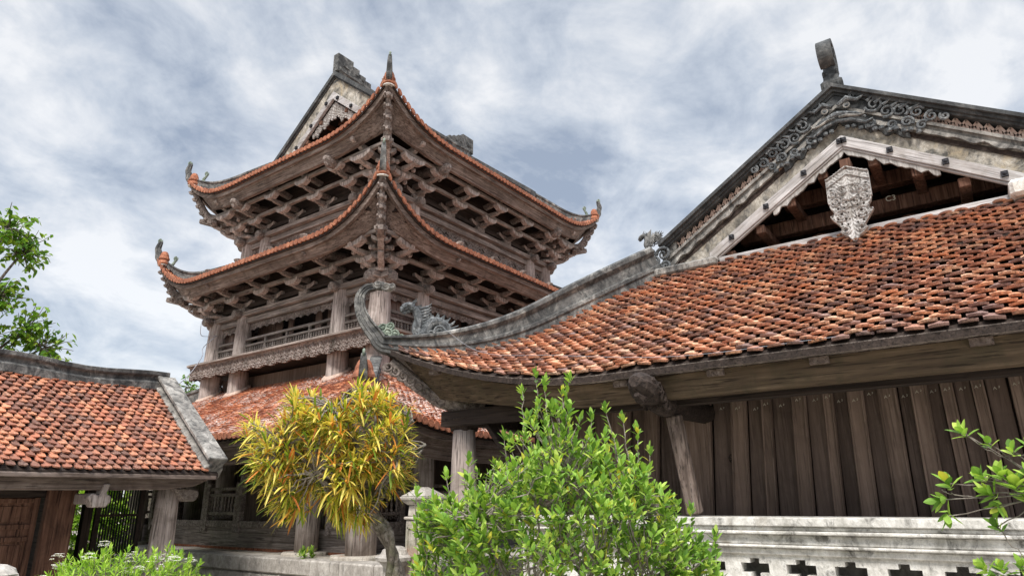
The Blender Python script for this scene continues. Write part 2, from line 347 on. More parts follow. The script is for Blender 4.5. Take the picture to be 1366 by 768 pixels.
def tile_field(m, Pf, halfs, D, up_hint=V((0, 0, 1)), w=0.165, ex=0.128, th=0.02, jit=1.0, lim=None, lift0=0.0, lenf=1.55, gf=1.0, lip=.008):
    """Pf(lat, d) -> point ; halfs(d) -> (lo, hi)"""
    rows = int(D / (ex * 0.82)); ds = D / rows
    for r in range(rows):
        d = r * ds; lo, hi = halfs(d)
        if lim: lo, hi = max(lo, lim[0]), min(hi, lim[1])
        n = int((hi - lo) / w) + 2; k0 = floor(lo / w) - 1
        for k in range(n + 2):
            lat = (k0 + k + (0.5 if r % 2 else 0)) * w
            if lat < lo - w * 0.3 or lat > hi + w * 0.3: continue
            lat += random.uniform(-1, 1) * 0.008 * jit; dd = d + random.uniform(-1, 1) * 0.007 * jit
            p0 = Pf(lat, dd); p1 = Pf(lat, min(dd + ds * 1.5, D * 1.02)); pt = Pf(lat + 0.05, dd) - Pf(lat - 0.05, dd)
            U = pt.normalized(); A = (p1 - p0); A = (A - U * A.dot(U)); ln = ex * lenf; A.normalize()
            Nn = U.cross(A)
            if Nn.z < 0: Nn = -Nn
            ww = w * 0.5 * gf * random.uniform(0.79, 0.89); tilt = random.uniform(-1, 1) * 0.006 * jit; hz = th * random.uniform(0.9, 1.25)
            raise_ = 0.028 + random.uniform(-.003, .004) * jit
            shp = [(-ww, ln), (ww, ln), (ww, 0.050), (ww * 0.66, 0.014), (0, 0.0), (-ww * 0.66, 0.014), (-ww, 0.050)]
            top = []; bot = []
            for a, l in shp:
                rz = lerp(raise_ + lift0, 0.004, l / ln) + tilt * a / ww + (lip * max(0, 1 - l / 0.05))
                b_ = p0 + U * a + A * l + Nn * rz
                top.append(b_ + Nn * hz); bot.append(b_)
            m.add(top + bot, [(0, 6, 2, 1), (6, 5, 4, 3, 2), (7, 8, 9, 13), (9, 10, 11, 12, 13)] + [(i, (i + 1) % 7, (i + 1) % 7 + 7, i + 7) for i in range(1, 7)])
def roof_sheet(m, R, face, off=0.0, thick=0.05, n=40, nd=6):
    """closed deck slab under the tiles"""
    def Pt(u, v, o):
        d = v * R.D; h = R.half(face, d); return R.P(face, lerp(-h, h, u), d) + V((0, 0, o))
    m.grid(lambda u, v: Pt(u, v, off), n, nd); m.grid(lambda u, v: Pt(1 - u, v, off - thick), n, nd)
    for v_ in (0.0,):
        k0 = len(m.v)
        for i in range(n + 1): m.v.append(tuple(Pt(i / n, 0, off))); m.v.append(tuple(Pt(i / n, 0, off - thick)))
        for i in range(n): a = k0 + 2 * i; m.f.append((a, a + 1, a + 3, a + 2))
def eave_band(m, R, face, z0, z1, in0, in1, thick, botlift=0.5, n=60, ext=0.0, qin=0.0):
    """curved plank below the eave: z0 top offset, z1 bottom offset, in0/in1 insets at top/bottom"""
    H = R.half(face, 0); rows = []
    for i in range(n + 1):
        lat = lerp(-H, H, i / n); q = R.q(0, max(0, H - abs(lat)))
        base = R.P(face, lat, 0)
        nx = [V((-1, 0, 0)), V((1, 0, 0)), V((0, -1, 0)), V((0, 1, 0))][face]
        lt = V((0, 1, 0)) if face < 2 else V((1, 0, 0)); sg = 1 if lat > 0 else -1
        top = base - nx * in0 + V((0, 0, z0)); ib = in1 + qin * q
        lb = R.L * q * botlift if botlift >= 0 else -botlift * (1 - exp(R.L * q / botlift)); bot = base - nx * ib + V((0, 0, z1 - R.L * q + lb))
        # mitre towards the corner
        fr = abs(lat) / H
        top = top - lt * sg * in0 * fr ** 8; bot = bot - lt * sg * (ib * fr ** 8)
        rows.append((top, bot, bot - nx * thick, top - nx * thick))
    k0 = len(m.v)
    for r in rows: m.v += [tuple(p) for p in r]
    for i in range(n):
        for k in range(4):
            a = k0 + 4 * i + k; b = k0 + 4 * i + (k + 1) % 4; m.f.append((a, b, b + 4, a + 4))
    m.f.append((k0 + 3, k0 + 2, k0 + 1, k0)); k1 = k0 + 4 * n; m.f.append((k1, k1 + 1, k1 + 2, k1 + 3))
RIDGE_PROF = [(-0.11, -0.10), (0.11, -0.10), (0.11, 0.10), (0.085, 0.12), (0.085, 0.26), (0.10, 0.28), (0.12, 0.30), (0.12, 0.355), (0.09, 0.375), (-0.09, 0.375), (-0.12, 0.355), (-0.12, 0.30), (-0.10, 0.28), (-0.085, 0.26), (-0.085, 0.12), (-0.11, 0.10)]
def hip_ridge(R, sx, sy, d0, tail, prof=RIDGE_PROF, hs=1.0, ws=1.0, tip=0.45, n=26):
    """masonry hip ridge from inset d0 to the corner, then the curled end through tail [(outward, up)] """
    m = M(); diag = V((sx, sy, 0)).normalized(); pts = [R.hip(sx, sy, lerp(d0, 0.0, i / n)) for i in range(n + 1)]
    base = pts[-1]; k = len(pts)
    tp = bez([pts[-3], pts[-1]] + [base + diag * a + V((0, 0, 1)) * b for a, b in tail], 5)[5:]
    path = pts + tp[1:]; sc = []; sw = []
    for i in range(len(path)):
        if i < k: t_ = (i / (k - 1)) ** 2.5; sc.append(hs * lerp(1, tip, t_)); sw.append(ws * lerp(1, 0.62, t_))
        else: t_ = (i - k + 1) / (len(path) - k); sc.append(hs * lerp(tip, tip * 0.42, t_)); sw.append(ws * lerp(0.62, 0.34, t_))
    m.sweep(path, diag.cross(V((0, 0, 1))), prof, sc, sw)
    return m, base, diag, path[-1]
def curl_knob(m, p, diag, s=1.0):
    side = diag.cross(V((0, 0, 1)))
    pts, rr = spiral(p, diag, V((0, 0, 1)), 0.06 * s, 1.3, 0.026 * s, 22, -1, pi * 0.5); m.tube(pts, rr, 8)
    m.ball(p + side * 0.0, 0.034 * s, 8)
    for k in range(5):
        a = k * 0.7 + 0.4; q = p + diag * cos(a) * 0.07 * s + V((0, 0, 1)) * sin(a) * 0.07 * s
        m.tube([p, q], [0.022 * s, 0.006 * s], 6)

# ================================================================ SETTING: ground, terrace
m = M(); m.grid(lambda u, v: V((lerp(-400, 400, u), lerp(-400, 400, v), 0.28)), 8, 8)
m.build('ground', 'soil', kind='structure')
m = M()
m.box(6.02, 16.3, 5.9, 11.9, 0.30, 0.815); m.box(6.35, 16.3, 11.9, 17.2, 0.30, 0.815)
m.build('terrace', 'stone', kind='structure', bevel=0.015)
m = M(); random.seed(3)
y = 5.9
while y < 11.85:
    l = min(random.uniform(0.45, 0.8), 11.9 - y); m.box(5.96, 6.34, y + .006, y + l - .006, 0.645, 0.845); y += l
y = 5.9
while y < 11.85:
    l = min(random.uniform(0.4, 0.9), 11.9 - y); m.box(5.985, 6.3, y + .006, y + l - .006, 0.42, 0.635); y += l
x = 6.36
while x < 9:
    m.box(x + .006, x + .6 - .006, 11.6, 11.94, 0.645, 0.845); x += .6
y = 11.95
while y < 17: m.box(6.3, 6.7, y + .006, y + .69, 0.62, 0.84); y += .7
m.build('terrace_kerb', 'stone', kind='structure', bevel=0.018)
m = M()
for i in range(26):
    yy = 6.0 + i * 0.42
    m.box(6.42, 6.9, yy, yy + random.uniform(.36, .41), 0.815, 0.832 + random.uniform(0, .008))
m.build('terrace_paving', 'pier_stone', kind='structure')

# ================================================================ BELL TOWER
TX, TY = 10.77, 11.05
tower = empty('bell_tower', (TX, TY, 0.83), 'three-tiered dark timber bell tower with upswept terracotta tile roofs and rows of brackets', 'tower')
NF = [V((-1, 0, 0)), V((1, 0, 0)), V((0, -1, 0)), V((0, 1, 0))]
TF = [V((0, 1, 0)), V((0, 1, 0)), V((1, 0, 0)), V((1, 0, 0))]
def FC(f, hx, hy): return V((TX, TY, 0)) + NF[f] * (hx if f < 2 else hy)
def FH(f, hx, hy): return hy if f < 2 else hx
def fpt(f, hx, hy, lat, o, z): return FC(f, hx, hy) + TF[f] * lat + NF[f] * o + V((0, 0, z))
H2 = (3.10, 2.61); H3 = (2.78, 2.29); HB = (4.27, 3.78)
WY = ['timber_y', 'timber_y', 'timber_x', 'timber_x']; FY = ['fascia_y', 'fascia_y', 'fascia_x', 'fascia_x']; DY = ['dark_y', 'dark_y', 'dark_x', 'dark_x']
def perim(hx, hy, bay):
    s_ = set()
    for sx in (-1, 1):
        for sy in (-1, 1):
            s_ |= {(sx * hx, sy * hy), (sx * (hx - bay), sy * hy), (sx * hx, sy * (hy - bay))}
    return sorted(s_)
random.seed(11)
for (a, b) in perim(*H2, 1.04):
    m = M(); corner = abs(a) == H2[0] and abs(b) == H2[1]; r = 0.185 if corner else 0.165
    m.lathe((TX + a, TY + b, 0), [(r * 1.08, 0.85), (r * 1.2, 2.4), (r * 1.16, 4.2), (r * 1.05, 4.8), (r * 0.92, 5.32), (r * 0.9, 5.42)], 20)
    c = m.build('column', 'column', tower, smooth=True)
    m = M(); m.lathe((TX + a, TY + b, 0), [(.30, .815), (.30, .87), (.24, .92)], 14); m.build('column_base', 'stone', c, bevel=.01)
for (a, b) in perim(*H3, 0.72):
    m = M(); m.lathe((TX + a, TY + b, 0), [(0.165, 6.2), (0.17, 6.7), (0.15, 7.2), (0.14, 7.34)], 18); m.build('column', 'column', tower, smooth=True)
for (a, b) in perim(*HB, 1.17):
    m = M(); cnr = abs(a) == HB[0] and abs(b) == HB[1]; r = 0.21 if cnr else 0.165
    m.lathe((TX + a, TY + b, 0), [(r, 0.89), (r * 1.06, 1.5), (r * .98, 2.3), (r * .9, 2.95)], 22)
    c = m.build('column', 'column', tower, smooth=True)
    m = M(); k = .36 if cnr else .3
    m.prism([(TX + a + k * cos(q * pi / 4 + .3 + (q * 37 % 5) * .05) * (1 + (q * 13 % 4) * .06), TY + b + k * sin(q * pi / 4 + .3) * (1 + (q * 7 % 3) * .07), .815) for q in range(8)], (0, 0, .075))
    m.build('column_base', 'pier_stone', c, bevel=.02, seg=2)

def ring_beams(hx, hy, z, w, h, o, ext, name, round_=False, dark=False):
    for f in range(4):
        L_ = FH(f, hx, hy) + ext; m = M(); a = fpt(f, hx, hy, -L_, o, z); b = fpt(f, hx, hy, L_, o, z)
        if round_: m.tube([a, b], h / 2, 10)
        else: m.bar(a, b, w, h)
        m.build(name, (DY if dark else WY)[f], tower, smooth=round_, bevel=0 if round_ else .008)
def boat(m, c, t, ln, w, h):
    c = V(c); t = V(t); up = V((0, 0, 1)); n_ = t.cross(up)
    o = [(-ln, h), (-ln, h * .55), (-ln * .8, h * .25), (-ln * .45, 0), (ln * .45, 0), (ln * .8, h * .25), (ln, h * .55), (ln, h), (ln * .55, h * .72), (-ln * .55, h * .72)]
    m.prism([c + t * a + up * b - n_ * w / 2 for a, b in o], n_ * w)
def arm(m, a, n_, ln, w, h, tipup=.05):
    a = V(a); n_ = V(n_); up = V((0, 0, 1)); s_ = n_.cross(up)
    o = [(-.1, 0), (ln * .6, 0), (ln * .82, h * .15), (ln, h * .45 + tipup * .5), (ln + .03, h + tipup), (ln * .8, h * .92), (-.1, h)]
    m.prism([a + n_ * p + up * q - s_ * w / 2 for p, q in o], s_ * w)
def dragon_head(m, p, n_, s_, k=1.0):
    """carved beam end: snout, brow, curled mane"""
    p = V(p); n_ = V(n_); s_ = V(s_); up = V((0, 0, 1))
    m.tube([p - n_ * .34 * k - up * .02, p - n_ * .15 * k, p + up * .02 * k, p + n_ * .09 * k + up * .045 * k, p + n_ * .15 * k + up * .05 * k], [.085 * k, .10 * k, .115 * k, .09 * k, .045 * k], 10)
    m.tube([p - n_ * .02 * k - up * .05 * k, p + n_ * .08 * k - up * .07 * k, p + n_ * .13 * k - up * .045 * k], [.06 * k, .045 * k, .02 * k], 8)
    for sg in (-1, 1):
        m.ball(p + s_ * .085 * k * sg + up * .065 * k + n_ * .02 * k, .032 * k, 8)
        for j in range(3):
            pts, rr = spiral(p + s_ * (.095 * k * sg) + up * (.03 - .06 * j) * k - n_ * (.08 + .07 * j) * k, n_, up, .052 * k, 1.2, .017 * k, 14, sg); m.tube(pts, rr, 6)
def bracket(f, hx, hy, lat, z, sc=1.0, head=False):
    m = M(); n_ = NF[f]; t_ = TF[f]; p = lambda o, dz: fpt(f, hx, hy, lat, o, z + dz)
    m.bar(p(-.13, .06), p(.13, .06), .26, .10)
    arm(m, p(0, .10), n_, .40, .08, .10); arm(m, p(0, .28), n_, .72, .08, .10)
    o = [p(.25, .50), p(.7, .56), p(.97, .66), p(1.02, .74), p(.94, .76), p(.6, .67), p(.2, .60)]
    s_ = n_.cross(V((0, 0, 1))); m.prism([q - s_ * .05 for q in o], s_ * .10)
    b_ = m.build('bracket', 'timber_n', tower, bevel=.008)
    for o_, dz, ln in ((.37, .15, .20), (.69, .35, .20), (.02, .13, .26)):
        m = M(); boat(m, p(o_, dz), t_, ln, .12, .14); m.build('bearing_block', 'column', b_, bevel=.008)
    if head:
        m = M(); m.tube([p(-.2, .62), p(.62, .50)], .085, 10); dragon_head(m, p(.84, .46), n_, s_, 1.0); m.build('dragon_head_beam', 'carved', tower, smooth=False)
def corner_set(hx, hy, z, sx, sy, R):
    dg = V((sx, sy, 0)).normalized(); c = V((TX + sx * hx, TY + sy * hy, z)); up = V((0, 0, 1)); s_ = dg.cross(up)
    m = M(); m.lathe(c + V((0, 0, 0)), [(.27, 0.02), (.30, .06), (.24, .11), (.15, .13)], 8)
    for j, (ln, dz) in enumerate(((.62, .06), (.86, .22), (.98, .40))):
        o = [(-.1, 0), (ln * .6, .0), (ln * .85, .05), (ln + .06, .15), (ln + .04, .185), (ln * .8, .11), (-.1, .10)]
        m.prism([c + dg * a + up * (b + dz) - s_ * .055 for a, b in o], s_ * .11)
    for n_, t_ in ((V((sx, 0, 0)), V((0, 1, 0))), (V((0, sy, 0)), V((1, 0, 0)))):
        for o_, dz, ln in ((.36, .15, .26), (.68, .34, .28)):
            arm(m, c + up * (dz - .08), n_, o_ + .08, .10, .10); boat(m, c + n_ * o_ + up * dz, t_, ln, .13, .15); boat(m, c + dg * (o_ + .12) + up * (dz - .01), s_, .17, .12, .13)
            m.ball(c + n_ * o_ * .7 + t_ * .22 + up * (dz + .02), .055, 6); m.ball(c + n_ * o_ * .7 - t_ * .22 + up * (dz + .02), .055, 6)
        o = [(.2, .50), (.7, .56), (.95, .66), (.97, .72), (.6, .67), (.15, .60)]
        s2 = n_.cross(up); m.prism([c + n_ * a + up * b - s2 * .05 for a, b in o], s2 * .10)
    m.build('corner_bracket', 'column', tower, bevel=.008)
    # hip beam running out to the roof corner with a carved end
    m = M(); tip = R.hip(sx, sy, 0.0); a = c + up * .62 - dg * .3; b = c + dg * .98 + up * .50
    m.bar(a, b, .16, .20); e2 = tip - dg * .14 - up * .22
    m.tube(bez([b - dg * .25 + up * .05, b + dg * .03 + up * .10, lerp(b, e2, .6) + dg * .0, e2], 4), [.10, .10, .10, .10, .095, .09, .085, .08, .075, .07, .06, .055, .05], 8, flat=.8)
    for j in range(5):
        q = lerp(b, e2, j / 4.5) + dg * .04
        for sg in (-1, 1):
            pts, rr = spiral(q + s_ * sg * .06, dg, up, .06, 1.2, .022, 12, sg); m.tube(pts, rr, 6)
        m.ball(q + dg * .03, .06, 6)
    m.bar(b - dg * .1 - up * .06, b + dg * .18 - up * .03, .13, .15, w2=.09, h2=.09)
    m.build('corner_beam', 'carved', tower)
def tip_cap(parent, R, sx, sy, k=1.0, mat='terracotta_trim'):
    dg = V((sx, sy, 0)).normalized(); p = R.hip(sx, sy, 0.0) - dg * .13; m = M()
    for j, (r, z0) in enumerate(((.130, -.10), (.118, .01), (.095, .08))):
        r *= k; z0 *= k
        m.lathe(p + V((0, 0, z0)), [(r * .80, -.03 * k), (r, .0), (r * .97, .03 * k), (r * .74, .085 * k), (r * .55, .11 * k)], 14)
    m.build('corner_cap', mat, parent, smooth=False)
    m = M(); m.lathe(p + V((0, 0, -.135 * k)), [(.115 * k, -.010), (.12 * k, 0), (.115 * k, .010)], 14); m.build('mortar_collar', 'whitewash', parent)
def roof_assembly(name, R, tilemat, hipfrom, tail, fz1, fin1, qin, knob=0.8, sag=None, capk=1.0, hs=.75, ws=.8):
    r = M()
    for f in range(4): roof_sheet(r, R, f, 0.0, 0.05)
    rf = r.build(name, 'dark_n', tower)
    for f in range(4):
        m = M(); tile_field(m, lambda lat, d, f=f: R.P(f, lat, d), lambda d, f=f: (-R.half(f, d) + .05, R.half(f, d) - .05), R.D, w=.12, ex=.092, th=.018, lenf=1.8); m.build('roof_tiles', tilemat, rf)
        m = M(); eave_band(m, R, f, -0.004, -0.035, 0.012, 0.025, .05, 1.0)
        H_ = R.half(f, 0); k_ = int(2 * H_ / .118)
        for i in range(k_ + 1):
            lat = lerp(-H_ + .03, H_ - .03, i / k_); q = R.P(f, lat, 0); tg = (R.P(f, lat + .03, 0) - R.P(f, lat - .03, 0)).normalized(); q = q + NF[f] * .006
            m.prism([q + tg * .062 * cos(a * pi / 5) + V((0, 0, .030 + random.uniform(-.004, .004))) + V((0, 0, 1)) * .052 * sin(a * pi / 5) for a in range(10)], NF[f] * .028)
        m.build('eave_lip', 'terracotta_trim', rf)
        m = M(); eave_band(m, R, f, -0.047, -0.12, 0.03, 0.05, .06, 0.92); m.build('eave_moulding', FY[f], rf)
        m = M(); eave_band(m, R, f, -0.10, fz1, 0.10, fin1, .07, -0.40, qin=qin); m.build('fascia', FY[f], rf)
        m = M()
        n_r = int(R.half(f, 0) * 2 / .24)
        for i in range(n_r):
            lat = lerp(-R.half(f, 0) + .25, R.half(f, 0) - .25, i / (n_r - 1)); lim = min(R.D, R.half(f, 0) - abs(lat)) 
            m.bar(R.P(f, lat, .12) - V((0, 0, .09)), R.P(f, lat, max(lim, .3)) - V((0, 0, .09)), .06, .07)
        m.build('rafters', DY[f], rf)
    for sx in (-1, 1):
        for sy in (-1, 1):
            m, base, dg, end = hip_ridge(R, sx, sy, hipfrom, tail, hs=hs, ws=ws); h = m.build('hip_ridge', 'ridge', rf)
            m = M(); curl_knob(m, end, dg, knob); m.build('ridge_curl', 'verdigris', rf)
            m = M(); q = R.hip(sx, sy, .26) + V((0, 0, .14))
            m.tube(bez([q, q + dg * .05 + V((0, 0, .08)), q + dg * .01 + V((0, 0, .17)), q - dg * .03 + V((0, 0, .24))], 4), [.05] * 4 + [.035] * 4 + [.03] * 5, 8); curl_knob(m, q - dg * .02 + V((0, 0, .26)), dg, knob * .95)
            m.build('ridge_ornament', 'verdigris', rf)
            tip_cap(rf, R, sx, sy, capk)
    return rf
TAIL = [(.03, .13), (.06, .26), (.03, .38), (.0, .45)]
RL = Roof(TX, TY, 5.35, 4.86, 2.47, .545, 2.45, .55, 2.5, 3, .05)
RM = Roof(TX, TY, 4.15, 3.66, 5.97, .46, 1.42, .86, 2.0, 2.7, .0)
RT = Roof(TX, TY, 3.86, 3.37, 8.14, .77, 1.40, .70, 2.0, 2.7, .02)
roof_assembly('lower_roof', RL, 'tile_tower', 2.45, [(.08, .10), (.10, .2), (.08, .28)], -.36, .24, .1, .7, capk=1.25)
roof_assembly('middle_roof', RM, 'tile_tower', 1.40, TAIL, -.25, .20, .30)
rt = roof_assembly('upper_roof', RT, 'tile_tower', 1.38, TAIL, -.29, .20, .30)

# storeys
for (H, zl, R) in ((H2, 5.40, RM), (H3, 7.33, RT)):
    ring_beams(*H, zl - .02, .16, .10, .06, .30, 'lintel', round_=False)
    ring_beams(*H, zl - .15, .10, .12, .0, .0, 'lintel')
    ring_beams(*H, zl + .33, .08, .075, .36, .55, 'bracket_beam')
    ring_beams(*H, zl + .53, .08, .075, .67, .80, 'bracket_beam')
    ring_beams(*H, zl + .16, .10, .09, .02, .2, 'bracket_beam', dark=True)
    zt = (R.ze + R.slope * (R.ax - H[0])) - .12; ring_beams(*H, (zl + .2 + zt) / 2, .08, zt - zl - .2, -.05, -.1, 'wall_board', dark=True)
    bay = 1.04 if H is H2 else .72
    for f in range(4):
        h = FH(f, *H); inner = h - bay; k = 3 if f < 2 else 4
        pos = [lerp(-inner, inner, i / (k)) for i in range(k + 1)]
        for i, lat in enumerate(pos): bracket(f, *H, lat, zl + .02, head=(i in (0, k)))
        for lat in (-inner, inner):
            m = M(); a = fpt(f, *H, lat, .1, zl - .03); m.tube([a, a + NF[f] * .13, a + NF[f] * .19], [.085, .10, .085], 12); m.build('tenon', 'timber_n', tower, smooth=False, bevel=.01)
        for sg in (-1, 1):
            m = M(); a = fpt(f, *H, sg * h, .16, zl - .05); m.tube([a, a + NF[f] * .13, a + NF[f] * .19], [.09, .105, .085], 12); m.build('tenon', 'timber_n', tower, bevel=.01)
    for sx in (-1, 1):
        for sy in (-1, 1): corner_set(*H, zl + .02, sx, sy, R)
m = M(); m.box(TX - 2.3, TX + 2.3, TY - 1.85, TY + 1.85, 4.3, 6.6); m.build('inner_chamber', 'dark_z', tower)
# carved apron and gallery deck of the second storey
def f_apron(u, v):
    P_ = .21; a = (u % P_) - P_ / 2; k = int(u / P_)
    if v < .03 + .045 * abs(sin(pi * u / P_ * .5 + .3 * (k % 2))) ** .7 : return None
    if v > .31: return .035
    if v > .285: return .012
    r = sqrt(a * a + (v - .2) ** 2); r2 = sqrt((abs(a) - .07) ** 2 + (v - .10) ** 2)
    h = .014 * cos(r * 150) * (r < .085) + .014 * cos(r2 * 170 + 1) * (r2 < .05) + .008 * sin(u * 90 + v * 70) * (r >= .085)
    return h + (.012 if abs(abs(a) - .1) < .012 else 0)
for f in range(4):
    h = FH(f, *H2) + .32; m = M(); o = fpt(f, *H2, -h, .33, 4.03); U = TF[f] * (2 * h)
    m.relief(o, U, V((0, 0, .345)), NF[f], int(2 * h / .021), 17, f_apron, .05); m.build('carved_apron', 'carved', tower)
    m = M(); m.bar(fpt(f, *H2, -h - .03, .33, 4.385), fpt(f, *H2, h + .03, .33, 4.385), .16, .05); m.build('gallery_edge', WY[f], tower, bevel=.008)
m = M(); m.box(TX - H2[0] - .24, TX + H2[0] + .24, TY - H2[1] - .24, TY + H2[1] + .24, 4.16, 4.30); m.build('gallery_deck', 'dark_x', tower)
def baluster(m, p, h, r):
    m.lathe(p, [(r * .6, 0), (r, h * .12), (r * .45, h * .25), (r * 1.05, h * .42), (r * .5, h * .6), (r * .9, h * .75), (r * .45, h * .88), (r * .7, h)], 7)
random.seed(5)
for f in range(4):
    h = FH(f, *H2); inner = h - 1.04
    for (l0, l1) in ((-h + .17, -inner - .15), (-inner + .15, inner - .15), (inner + .15, h - .17)):
        bal = M(); n = max(2, int((l1 - l0) / .075))
        for i in range(n): baluster(bal, fpt(f, *H2, lerp(l0, l1, (i + .5) / n), .02, 4.51), .15, .024)
        rl = M()
        for z_, hh in ((4.82, .05), (4.685, .045), (4.485, .045)): rl.bar(fpt(f, *H2, l0 - .03, .02, z_), fpt(f, *H2, l1 + .03, .02, z_), .06, hh)
        k = max(1, round((l1 - l0) / .7))
        for i in range(k + 1): rl.bar(fpt(f, *H2, lerp(l0, l1, i / k), .02, 4.42), fpt(f, *H2, lerp(l0, l1, i / k), .02, 4.84), .05, .05)
        r_ = rl.build('balustrade', WY[f], tower, bevel=.004); bal.build('balusters', 'timber_z', r_)
        m = M(); ln = l1 - l0
        def fv(u, v, ln=ln):
            e_ = min(u, ln - u)
            if v < .06 + .045 * abs(sin(u * 14)) - (0.05 * exp(-e_ * 12)): return None
            return .008 * sin(u * 85) * cos(v * 80) + (.012 if v > .15 else 0)
        m.relief(fpt(f, *H2, l0, -.04, 4.98), TF[f] * ln, V((0, 0, .20)), NF[f], int(ln / .02), 12, fv, .02); m.build('scalloped_valance', 'carved', tower)
    m = M(); lat = -h + .1
    while lat < h - .2:
        w_ = random.uniform(.18, .26)
        if (random.random() > .28 or abs(lat) > inner) : o_ = -.16 if abs(lat + w_ / 2) > inner + .1 else -.42; m.bar(fpt(f, *H2, lat + w_ / 2, o_, 4.3), fpt(f, *H2, lat + w_ / 2, o_, 5.3), w_ - .012, .03, up=NF[f])
        lat += w_
    m.build('plank_wall', 'board_pink', tower)
    # third storey fretwork panels
    h3 = FH(f, *H3); in3 = h3 - .72
    for (l0, l1) in ((-h3 + .14, -in3 - .14), (-in3 + .14, in3 - .14), (in3 + .14, h3 - .14)):
        ln = l1 - l0; m = M()
        def ff(u, v, ln=ln):
            if v < .04 or v > .24 or u < .03 or u > ln - .03: return .012
            k = int(u / .62); a = (u % .62) - .31; b = v - .14
            if (abs(a) / .14 + abs(b) / .06) < 1 and sin(a * 45 + b * 60) > -.4: return None
            if sin(u * 62) * sin(v * 75 + sin(u * 21) * 2) > .62: return None
            return .008 * sin(u * 110 + 3 * sin(v * 40)) * sin(v * 120)
        m.relief(fpt(f, *H3, l0, -.03, 6.86), TF[f] * ln, V((0, 0, .28)), NF[f], int(ln / .017), 18, ff, .03); m.build('fretwork_panel', 'carved', tower)
    m = M(); m.bar(fpt(f, *H3, -h3, .0, 6.80), fpt(f, *H3, h3, .0, 6.80), .12, .11); m.build('sill_beam', WY[f], tower, bevel=.008)
    m = M(); m.bar(fpt(f, *H3, -h3 + .2, -.55, 7.0), fpt(f, *H3, h3 - .2, -.55, 7.0), .05, 1.1); m.build('wall_board', DY[f], tower)
    # ground storey railings
    hb = FH(f, *HB)
    pans = [(-hb + .22, -hb + 1.0, 1), (-hb + 1.34, -hb + 2.3, 1), (-hb + 2.3, -hb + 3.3, 0), (-hb + 3.3, -hb + 4.3, 1), (-hb + 4.3, hb - 1.34, 0), (hb - 1.0, hb - .22, 1)] if f == 0 else \
           [(-hb + .22, -hb + 1.0, 1), (-hb + 1.34, -hb + 3.2, 1), (-hb + 3.2, hb - 3.2, 1), (hb - 3.2, hb - 1.34, 1), (hb - 1.0, hb - .22, 1)]
    m = M(); m.bar(fpt(f, *HB, -hb, -.25, 1.03), fpt(f, *HB, hb, -.25, 1.03), .05, .31); m.build('plinth_board', 'grey_' + 'yyxx'[f] if False else WY[f], tower)
    m = M()
    for i in range(60):
        l_ = lerp(-hb + .1, hb - .1, i / 59); m.bar(fpt(f, *HB, l_, -.24, .82), fpt(f, *HB, l_, -.24, .875), random.uniform(.09, .16), .05, up=NF[f])
    m.build('sill_bricks', 'terracotta_trim' if f == 0 else 'stone', tower)
    for (l0, l1, has) in pans:
        rl = M(); bal = M()
        rl.bar(fpt(f, *HB, l0, -.23, 1.235), fpt(f, *HB, l1, -.23, 1.235), .09, .10)
        for l_ in (l0 + .047, l1 - .047): rl.bar(fpt(f, *HB, l_, -.22, 1.10), fpt(f, *HB, l_, -.22, 2.1 if not has else 1.9), .09, .09)
        if has:
            for z_ in (1.80, 1.70, 1.40): rl.bar(fpt(f, *HB, l0, -.23, z_), fpt(f, *HB, l1, -.23, z_), .055, .05)
            n = int((l1 - l0) / .095)
            for i in range(n):
                baluster(bal, fpt(f, *HB, lerp(l0, l1, (i + .5) / n), -.23, 1.42), .26, .026)
                c_ = fpt(f, *HB, lerp(l0, l1, (i + .5) / n), -.23, 1.335); pts, rr = spiral(c_, TF[f], V((0, 0, 1)), .035, 1, .009, 10); bal.tube(pts, rr, 5)
        r_ = rl.build('railing', 'timber_n', tower, bevel=.005)
        if has: bal.build('balusters', 'timber_z', r_)
    m = M(); m.bar(fpt(f, *HB, -hb, 0, 2.92), fpt(f, *HB, hb, 0, 2.92), .14, .16); m.bar(fpt(f, *HB, -hb, -.02, 2.66), fpt(f, *HB, hb, -.02, 2.66), .10, .14); m.build('lintel', WY[f], tower, bevel=.01)
    m = M(); l_ = -FH(f, *H2) + .2
    while l_ < FH(f, *H2) - .2:
        m.bar(fpt(f, *H2, l_ + .12, -.3, .85), fpt(f, *H2, l_ + .12, -.3, 4.1), .235, .04, up=NF[f]); l_ += .24
    m.build('inner_wall', 'plank', tower)
# mortar collars where the columns pierce the lower roof
for (a, b) in perim(*H2, 1.04):
    f = 0 if a == -H2[0] else 1 if a == H2[0] else 2 if b < 0 else 3
    n_ = NF[f]; t_ = TF[f]; p = V((TX + a, TY + b, 0)); m = M(); ring = []
    for k in range(14):
        an = 2 * pi * k / 14; q = p + n_ * cos(an) * .27 + t_ * sin(an) * .25; d_in = (RL.ax - abs(q.x - TX)) if f < 2 else (RL.ay - abs(q.y - TY))
        dm = min(RL.ax - abs(q.x - TX), RL.ay - abs(q.y - TY)); q.z = RL.ze + RL.slope * dm + .02; ring.append(q)
    m.prism(ring, (0, 0, .085)); m.build('mortar_collar', 'pink_plaster', tower, bevel=.03)
